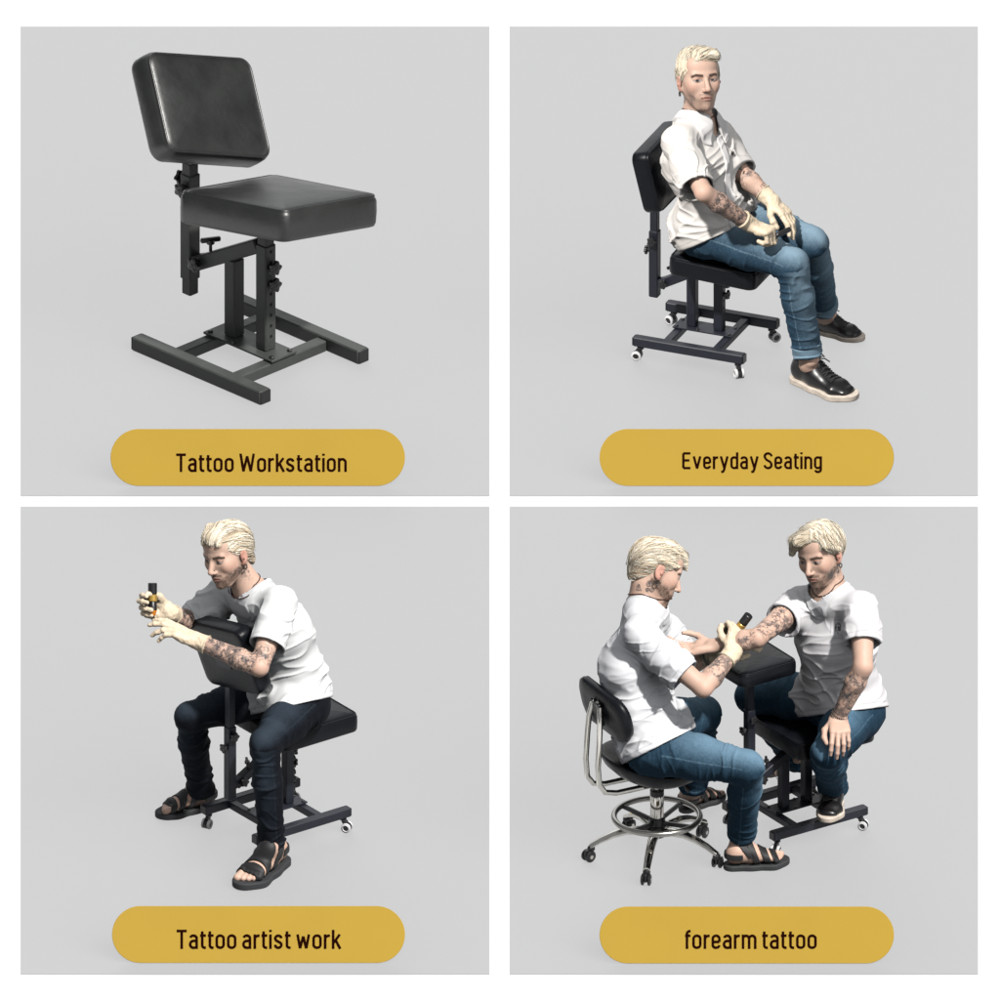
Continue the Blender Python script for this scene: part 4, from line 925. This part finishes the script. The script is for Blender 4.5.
dbg('C', J); PC = person(J, 'man in a white tee and sandals on the round chrome stool, tattooing a client'); JC = J
# --- D: client, bottom right ---------------------------------------------------------------------------
J = dict(hipL=V(856,712,z=.52), hipR=V(834,697,z=.52), knR=V(752,696,z=.47), knL=V(828,752,z=.48), anL=V(832,783,z=.20), anR=V(796,757,z=.13), heelL=V(833,792,z=.105), toeL=V(829,824,z=.098), heelR=V(803,764,z=.06), toeR=V(768,777,z=.01))
w = Wof((J['hipR']+J['hipL'])/2)
J.update(belly=V(840,676,w=w+15), chest=V(836,642,w=w+38), neck=V(830,594,w=w+62), shL=V(862,608,w=w+88), shR=V(801,603,w=w+38), head=V(820,554,w=w+78), hf=D(-.50,-.40,.78), hu=D(-.2,.9,.35))
WK = Wof(J['knL']); J['elL'] = V(863,667,w=w+112); J['wrL'] = V(838,718,w=WK+8)
J['elR'] = V(757,638,w=Wof(JC['wrR'])-4); J['wrR'] = V(713,646,w=Wof(JC['wrR'])-16)
J['hemL'] = lerp(J['shL'],J['elL'],.58); J['hemR'] = lerp(J['shR'],J['elR'],.42)
J['handL'] = dict(d=D(.10,-.66,.74), n=D(-.1,-.72,-.68), s=1, curl=[(.55,.55,.3),(.6,.55,.3),(.65,.6,.35),(.7,.6,.35)], thumb=.15, spread=.10)
J['handR'] = dict(d=D(-.97,-.12,0), n=D(0,.8,.5), s=-1, curl=RELAX)
J.update(innerR=-1, innerL=1, feet='sneaker', hair='part', beard=.95, print=(838,628), tattoo=[('fL',.05,.95,.3),('uR',.25,1.05,.2),('fR',-.05,.55,.1)], jean_dark=(.014,.038,.066), jean_light=(.10,.19,.275), shirt=(.76,.745,.765), neckl='cord', ear=-1, neck_ink=.9)
J['cuffL'] = lerp(J['knL'],J['anL'],1.12); J['cuffR'] = lerp(J['knR'],J['anR'],1.05)
J['hemn'] = D(.12,-.99,0); J['hemc'] = V(843,712,w=w)
dbg('D', J); PD = person(J, 'bearded client in a white tee with a chest pocket resting one arm on the pad'); JD = J
# ---------------------------------------------------------------- tattoo pens
def pen(a, b, r, label, band='goldmetal'):
    """a: rear end, b: needle tip"""
    a = np.asarray(a, float); b = np.asarray(b, float); ax = unit(b-a); L = np.linalg.norm(b-a)
    root = empty('tattoo_pen', (a+b)/2, label, 'tattoo pen', 'tattoo pens in gloved hands')
    def seg(n, t0, t1, r0, r1, m):
        MB().lathe(a+ax*L*t0, ax, [(r0*r*.9, 0), (r0*r, L*.012), (r1*r, L*(t1-t0)-L*.012), (r1*r*.9, L*(t1-t0))], 20).build(n, m, root)
    seg('rear_cap', 0, .30, 1, 1, M['plastic']); seg('band', .301, .48, 1.02, 1.02, M[band]); seg('grip', .481, .72, .85, 1.05, M['plastic'])
    seg('grip_end', .721, .86, 1., .62, M['orange']); seg('needle_tip', .861, 1, .5, .12, M['plastic'])
    return root
W0 = Wof(JB['wrR'])
pen(V(152.5,583,w=W0+16), V(152.5,621,w=W0+14), .0165, 'black and gold tattoo pen held upright by the man leaning on the chair pad')
pa = JA['wrR']
pen(V(790,229,w=Wof(pa)+8), V(768,240,w=Wof(pa)-4), .0095, 'short black tattoo pen in the gloved fist of the man in the button shirt', 'plastic')
pc = JC['wrR']
pen(V(749,615,w=Wof(pc)-8), V(728,643,w=Wof(pc)-24), .0165, 'black and gold tattoo pen held over the client forearm')
# ---------------------------------------------------------------- bracelets
def ring_on(name, J, q, t, r, rad, m, parent, n=1, bead=False):
    a, b = J['el'+q], J['wr'+q]; ax = unit(b-a); c = lerp(a, b, t); x = unit(np.cross(ax, A(.2,.3,.9))); y = np.cross(ax, x)
    mb = MB()
    for i in range(n):
        cc = c+ax*i*.011; tilt = .25*(i % 2)
        pts = [cc+(x*math.cos(u)+y*math.sin(u))*r+ax*tilt*.01*math.sin(u) for u in np.linspace(0, 2*math.pi, 28, endpoint=False)]
        if bead:
            for p in pts: mb.lathe(p-ax*rad, ax, [(.001, 0), (rad*.8, rad*.4), (rad, rad), (rad*.8, rad*1.6), (.001, rad*2)], 8)
        else: mb.tube(pts, rad, 6, closed=True)
    mb.build(name, m, parent)
ring_on('bracelet', JC, 'L', .72, .036, .0042, M['bead'], PC[0])
ring_on('bracelet', JD, 'L', .93, .031, .0030, M['bead'], PD[0], 3, True)
# ---------------------------------------------------------------- chrome stool
G = V(657,856,z=GZ); az = math.radians(29); F = A(math.cos(az), math.sin(az), 0); B = A(-math.sin(az), math.cos(az), 0); Z = A(0,0,1)
st = empty('drafting_stool', G, 'round black padded drafting stool with a chrome foot ring and five chrome legs', 'stool')
for i in range(5):
    t = math.radians(-99+72*i); d = A(math.cos(t), math.sin(t), 0); sd = A(-math.sin(t), math.cos(t), 0)
    prof = [(.018, .098), (.06, .108), (.11, .108), (.16, .097), (.205, .078), (.245, .056)]
    rings = []
    for j, (r_, z_) in enumerate(prof):
        wd = lerp(.021, .0135, j/5); hh = lerp(.016, .0105, j/5); c = G+d*r_+Z*z_
        rings.append([c+sd*wd*math.cos(u)+Z*hh*math.sin(u) for u in np.linspace(0, 2*math.pi, 14, endpoint=False)])
    leg = MB().loft(rings).build('leg', M['chrome'], st)
    e = G+d*.240; cm = MB(); cm.lathe(e+Z*.040, Z, [(.012, 0), (.014, .003), (.014, .012), (.010, .018)], 12)
    sw = unit(d*math.cos(i*1.7)+sd*math.sin(i*1.7)); s2_ = A(-sw[1], sw[0], 0); wc = e+Z*.0225+sw*.012
    cm.box(wc+Z*.010, sw, s2_, Z, .018, .006, .016, .004); cas_ = cm.build('caster', M['plastic'], leg)
    for sg in (-1, 1):
        MB().lathe(wc+s2_*sg*.007, s2_*sg, [(.019, 0), (.022, .002), (.022, .008), (.015, .012), (.006, .012)], 20).build('wheel', M['plastic'], cas_)
        MB().lathe(wc+s2_*sg*.0185, s2_*sg, [(.0075, 0), (.0075, .001), (.001, .0015)], 12).build('wheel_cap', M['chrome'], cas_)
MB().lathe(G+Z*.078, Z, [(.020, 0), (.030, .004), (.032, .03), (.026, .042), (.022, .044)], 28).build('hub', M['plastic'], st)
MB().lathe(G+Z*.120, Z, [(.023, 0), (.0245, .003), (.0245, .12), (.023, .123)], 28).build('column', M['chrome'], st)
MB().lathe(G+Z*.243, Z, [(.0255, 0), (.0255, .020), (.022, .024)], 28).build('column_collar', M['plastic'], st)
MB().lathe(G+Z*.267, Z, [(.014, 0), (.014, .055)], 20).build('gas_piston', M['chrome'], st)
zr = .158
ring = MB().tube([G+Z*zr+(F*math.cos(u)+B*math.sin(u))*.155 for u in np.linspace(0, 2*math.pi, 64, endpoint=False)], .0108, 12, closed=True).build('foot_ring', M['chrome2'], st)
for i in range(4):
    u = math.radians(25+90*i); d = F*math.cos(u)+B*math.sin(u); MB().bar(G+d*.022+Z*(zr-.02), G+d*.150+Z*(zr-.002), .012, .016, Z, .002).build('spoke', M['plastic'], ring)
MB().lathe(G+Z*(zr-.035), Z, [(.027, 0), (.030, .004), (.030, .030), (.027, .034)], 24).build('ring_clamp', M['plastic'], ring)
MB().box(G+Z*.318+F*.0, F, B, Z, .09, .07, .004, .002).build('seat_plate', M['plastic'], st)
MB().tube([G+Z*.310+F*.03-B*.03, G+Z*.300+F*.07-B*.07, G+Z*.275+F*.085-B*.09], [.005,.006,.011], 10).build('height_lever', M['plastic'], st)
sc = G+Z*.322-F*.01; rings = []
for r_, z_ in ((.10, 0), (.150, .004), (.182, .022), (.197, .045), (.198, .055), (.195, .060), (.190, .062), (.170, .066), (.12, .064), (.06, .060), (.02, .058)):
    rings.append([sc+(F*math.cos(u)*1.0+B*math.sin(u)*1.04)*r_+Z*(z_+.055*(max(0, -math.cos(u))*r_/.2)**2+.018*(abs(math.sin(u))*r_/.2)**2) for u in np.linspace(0, 2*math.pi, 48, endpoint=False)])
MB().loft(rings).build('seat', M['leather2'], st, angle=70)
bc = G-F*.222+Z*.632; N = unit(F+Z*.20); Uv = unit(Z-N*N[2]); Wv = np.cross(Uv, N); rings = []
for ins, dpt in ((.05, -.018), (.015, -.020), (.003, -.014), (0, 0), (.004, .014), (.018, .022), (.06, .026)):
    rings.append([bc+N*(dpt+.55*(x*x))+Wv*x+Uv*(y+.04*0) for x, y in outline(.172-ins, .090-min(ins, .07), .078-min(ins, .06), 9)])
bk = MB().loft(rings).build('backrest', M['leather2'], st, angle=70)
MB().box(bc-N*.024, Wv, Uv, N, .035, .045, .006, .004).build('back_plate', M['plastic'], bk)
fr = MB()
for s_ in (-.045, .045):
    fr.tube([G+Z*.312+F*.02+B*s_, G+Z*.311-F*.10+B*s_, G+Z*.312-F*.19+B*s_, G+Z*.325-F*.238+B*s_, G+Z*.36-F*.262+B*s_, G+Z*.43-F*.268+B*s_, G+Z*.52-F*.262+B*s_, G+Z*.60-F*.257+B*s_*.9, G+Z*.655-F*.250+B*s_*.6, G+Z*.670-F*.248+B*s_*.15], .0105, 12)
fr.build('back_frame', M['chrome'], st)
# ---------------------------------------------------------------- label plaques
def arc(cx, cy, rx, ry, a0, a1, n=9):
    return [(cx+rx*math.cos(math.radians(a0+(a1-a0)*i/n)), cy+ry*math.sin(math.radians(a0+(a1-a0)*i/n))) for i in range(n+1)]
b0, xh = .06, .70; R_ = .15; m_ = (b0+xh)/2
def bowl(x=0, w_=.30, y0=b0, y1=xh): r = w_/2; return arc(x+r, y1-r, r, r, 0, 180)+arc(x+r, y0+r, r, r, 180, 360)+[(x+w_, y1-r)]
GLY = {
 'T': (.44, [[(0,.94),(.44,.94)], [(.22,.94),(.22,0)]]),
 'a': (.29, [arc(.145, xh-.14, .14, .14, 165, 0)+[(.285, 0)], [(.285,.42),(.15,.42)]+arc(.14, .24, .14, .18, 90, 270)+[(.19,.06)]+arc(.19, .16, .095, .10, -90, 0)]),
 't': (.24, [[(.09,.92),(.09,.20)]+arc(.20, .19, .11, .13, 180, 270)+[(.25,.06)], [(0,.70),(.25,.70)]]),
 'o': (.30, [bowl()]),
 'W': (.60, [[(0,1),(.135,.03),(.30,.86),(.465,.03),(.60,1)]]),
 'r': (.20, [[(0,0),(0,.76)], [(0,.48)]+arc(.15, .48, .15, .21, 180, 95)+[(.21,.695)]]),
 'k': (.31, [[(0,0),(0,1)], [(.29,.76),(.01,.30)], [(.11,.46),(.31,0)]]),
 's': (.28, [arc(.14, .55, .135, .145, 5, 180)+[(.02,.50),(.06,.43),(.22,.33),(.265,.27)]+arc(.14, .205, .135, .145, 15, -185)]),
 'i': (.0, [[(0,0),(0,.76)], [(0,.89),(0,1.0)]]),
 'n': (.29, [[(0,0),(0,.76)], [(0,.52)]+arc(.145, .53, .145, .165, 180, 0)+[(.29,0)]]),
 'E': (.33, [[(.36,.94),(0,.94),(0,.06),(.36,.06)], [(0,.52),(.31,.52)]]),
 'v': (.33, [[(0,.76),(.165,.03),(.33,.76)]]),
 'e': (.29, [[(.01,.37),(.29,.37),(.29,.55)]+arc(.145, xh-.145, .145, .145, 0, 180)+[(0,.2)]+arc(.145, .205, .145, .145, 180, 355)]),
 'y': (.34, [[(0,.76),(.18,.06)], [(.34,.76),(.17,-.03)]+[(.12,-.15),(.02,-.18)]]),
 'd': (.29, [[(.29,0),(.29,1)], arc(.145, xh-.145, .145, .145, 0, 180)+arc(.145, .205, .145, .145, 180, 360)]),
 'S': (.35, [arc(.175, .765, .175, .175, 0, 190)+[(.03,.66),(.10,.55),(.26,.45),(.33,.36)]+arc(.175, .235, .175, .175, 15, -180)]),
 'g': (.29, [[(.29,.76),(.29,-.02)]+arc(.145, -.03, .145, .145, 0, -165), arc(.145, xh-.145, .145, .145, 0, 180)+arc(.145, .205, .145, .145, 180, 360)]),
 'f': (.22, [[(.08,0),(.08,.80)]+arc(.20, .80, .12, .14, 180, 100)+[(.24,.94)], [(0,.70),(.23,.70)]]),
 'm': (.54, [[(0,0),(0,.76)], [(0,.54)]+arc(.135, .54, .135, .155, 180, 0)+[(.27,0)], [(.27,.54)]+arc(.405, .54, .135, .155, 180, 0)+[(.54,0)]]),
 'w': (.50, [[(0,.76),(.115,.03),(.25,.66),(.385,.03),(.50,.76)]]),
}
def plaque(cx, y0, y1, x0, x1, text, tx0, tx1, top, base):
    bp = V(cx, y1, z=GZ+.004); w0 = Wof(bp); s = (y1-y0)/2; R = A(1,0,0); U = A(0,SE,CE); Tn = A(0,-CE,SE)
    root = empty('label_plaque', bp, 'mustard yellow pill shaped plaque reading %s' % text, 'sign', 'pill shaped label plaques')
    c = V((x0+x1)/2, (y0+y1)/2, w=w0); hw = (x1-x0)/2*S; hh = s*S
    rings = []
    for ins, d in ((.0015, -.008), (0, -.007), (0, -.001), (.0008, 0)):
        rings.append([c+Tn*d+R*x+U*y for x, y in outline(hw-ins, hh-ins, hh-ins-.0002, 17)])
    MB().loft(rings).build('board', M['gold'], root, angle=30)
    MB().bar(c-Tn*.009-U*.02, A(c[0], c[1]+.12, GZ+.002), .03, .003, R, .0005).build('stand', M['floor_grey'], root)
    gap = .205; x = 0; pos = []
    for i, ch in enumerate(text):
        if ch == ' ': x += .16; continue
        wd = GLY[ch][0]; g2 = gap
        if ch in 'Ttf': x -= .055
        if ch in 'WwvykE' and 0: x -= .02
        pos.append((ch, x)); x += wd+g2
        if ch in 'Ttfrk': x -= .055
    tot = x-gap+.13; sx = (tx1-tx0)*S/tot; sy = (base-top)*S; th = .135
    mb = MB(); n = 0
    for ch, ox in pos:
        strokes = []
        for path in GLY[ch][1]:
            pp = [np.array(((ox+.065+px_)*sx/sy, py_)) for px_, py_ in path]; cur = [pp[0]]
            for i in range(1, len(pp)):
                cur.append(pp[i])
                if i < len(pp)-1 and unit(pp[i]-pp[i-1])@unit(pp[i+1]-pp[i]) < .55: strokes.append(cur); cur = [pp[i]]
            strokes.append(cur)
        for pts in strokes:
            n += 1; lift = .0012+.00012*(n % 5)
            closed = np.linalg.norm(pts[0]-pts[-1]) < .02
            nn = len(pts); lft, rgt = [], []
            for i in range(nn):
                a = pts[i-1] if i else (pts[-2] if closed else None); d = pts[i+1] if i < nn-1 else (pts[1] if closed else None)
                t1 = None if a is None else (pts[i]-a); t2 = None if d is None else (d-pts[i])
                if t1 is not None: t1 = t1/(np.linalg.norm(t1)+1e-9)
                if t2 is not None: t2 = t2/(np.linalg.norm(t2)+1e-9)
                if t1 is None: t1 = t2
                if t2 is None: t2 = t1
                t = t1+t2; t = t/(np.linalg.norm(t)+1e-9); nr = np.array((-t[1], t[0])); sc_ = min(1.6, 1/max(.3, abs(t@t1)))
                lft.append(pts[i]+nr*th/2*sc_); rgt.append(pts[i]-nr*th/2*sc_)
            o = V(tx0, base, w=w0)
            def W3(q, l): return o+R*q[0]*sy+U*q[1]*sy+Tn*l
            vs = [W3(q, lift) for q in lft]+[W3(q, lift) for q in rgt]
            mb.add(vs, [(i, i+1, nn+i+1, nn+i) for i in range(nn-1)])
    mb.build('lettering', M['ink'], root, smooth=False)
plaque(258, 429, 486, 110.5, 405, 'Tattoo Workstation', 176, 347, 453.6, 471.8)
plaque(746.5, 429, 486, 599.5, 894, 'Everyday Seating', 682, 822, 452.3, 469)
plaque(258.5, 906, 963, 112, 405, 'Tattoo artist work', 176.5, 340.5, 929.8, 948.8)
plaque(746.5, 906.5, 963.5, 599.5, 894, 'forearm tattoo', 685, 817, 930, 948.8)
cam = bpy.data.cameras.new('camera'); co = bpy.data.objects.new('camera', cam); COL.objects.link(co); scene.camera = co
cam.type = 'ORTHO'; cam.ortho_scale = 1000*S; cam.clip_end = 100
co.location = (0, -CE*25, SE*25); co.rotation_euler = (math.pi/2-EL, 0, 0)
w = bpy.data.worlds.new('World'); scene.world = w; w.use_nodes = True
nt = w.node_tree; bg = nt.nodes['Background']
tc = nt.nodes.new('ShaderNodeTexCoord'); acc = None
# dim grey surroundings with two bright patches added for sheen, front right and low behind
for d, lo, hi, s_ in (((.55,-.62,.56), .80, .95, .8), ((-.15,.88,.42), .88, .97, 1.3)):
    dp = nt.nodes.new('ShaderNodeVectorMath'); dp.operation = 'DOT_PRODUCT'; dp.inputs[1].default_value = Vector(d).normalized(); nt.links.new(tc.outputs['Generated'], dp.inputs[0])
    mr = nt.nodes.new('ShaderNodeMapRange'); mr.interpolation_type = 'SMOOTHSTEP'; mr.inputs[1].default_value = lo; mr.inputs[2].default_value = hi; mr.inputs[3].default_value = 0 if acc else .09; mr.inputs[4].default_value = s_+(0 if acc else .09)
    nt.links.new(dp.outputs['Value'], mr.inputs[0])
    if acc is None: acc = mr.outputs[0]
    else:
        ad = nt.nodes.new('ShaderNodeMath'); nt.links.new(acc, ad.inputs[0]); nt.links.new(mr.outputs[0], ad.inputs[1]); acc = ad.outputs[0]
bg.inputs[0].default_value = (.98,.99,1,1); nt.links.new(acc, bg.inputs[1])
def sun(name, direc, strength, angle, col=(1,1,1)):
    l = bpy.data.lights.new(name, 'SUN'); l.energy = strength; l.angle = math.radians(angle); l.color = col
    o = bpy.data.objects.new(name, l); COL.objects.link(o); o.rotation_euler = Vector([-float(c) for c in direc]).to_track_quat('-Z', 'Y').to_euler(); return o
floorc = bpy.data.collections.new('floor_surfaces')
for o in FL: floorc.objects.link(o)
subj = bpy.data.collections.new('subjects')
for o in list(COL.objects):
    if o.type == 'MESH' and o not in FL: subj.objects.link(o)
# added sun for the floor alone, subjects cast no shadow in it; the key lamps light the people and the chairs
fl = sun('added_floor_light', (0, 0, 1), 3.30, 20)
fl.light_linking.receiver_collection = floorc; fl.light_linking.blocker_collection = floorc
subj2 = bpy.data.collections.new('subjects_facing_left_lamp')
def fam(o):
    yield o
    for c in o.children: yield from fam(c)
left = [o for r in (PA[0],) for o in fam(r)]
for r in [o for o in COL.objects if o.parent is None and o.type == 'EMPTY' and 500 < 500+o.location.x/S and (500-(o.location.y*SE+o.location.z*CE)/S) < 500 and o is not PA[0]]: left += list(fam(r))
lset = set(o.name for o in left)
for o in left:
    if o.type == 'MESH': subj2.objects.link(o); subj.objects.unlink(o)
key = sun('key_light', (.42, -.50, .95), 4.5, 3, (1,.975,.94)); key.light_linking.receiver_collection = subj
allc = bpy.data.collections.new('all_subjects')
for c_ in (subj, subj2):
    for o in c_.objects: allc.objects.link(o)
fill = sun('added_fill_light', (0, -.55, .80), .62, 165, (.95,.97,1)); fill.light_linking.receiver_collection = allc  # added dome-wide fill, reaches the subjects but not the floor
key2 = sun('key_light', (-.45, -.55, .90), 4.5, 3, (1,.975,.94)); key2.light_linking.receiver_collection = subj2
scene.view_settings.view_transform = 'Standard'; scene.view_settings.look = 'None'; scene.view_settings.exposure = 0; scene.view_settings.gamma = 1
scene.cycles.diffuse_bounces = 0
scene.render.engine = 'CYCLES'; scene.cycles.use_denoising = True
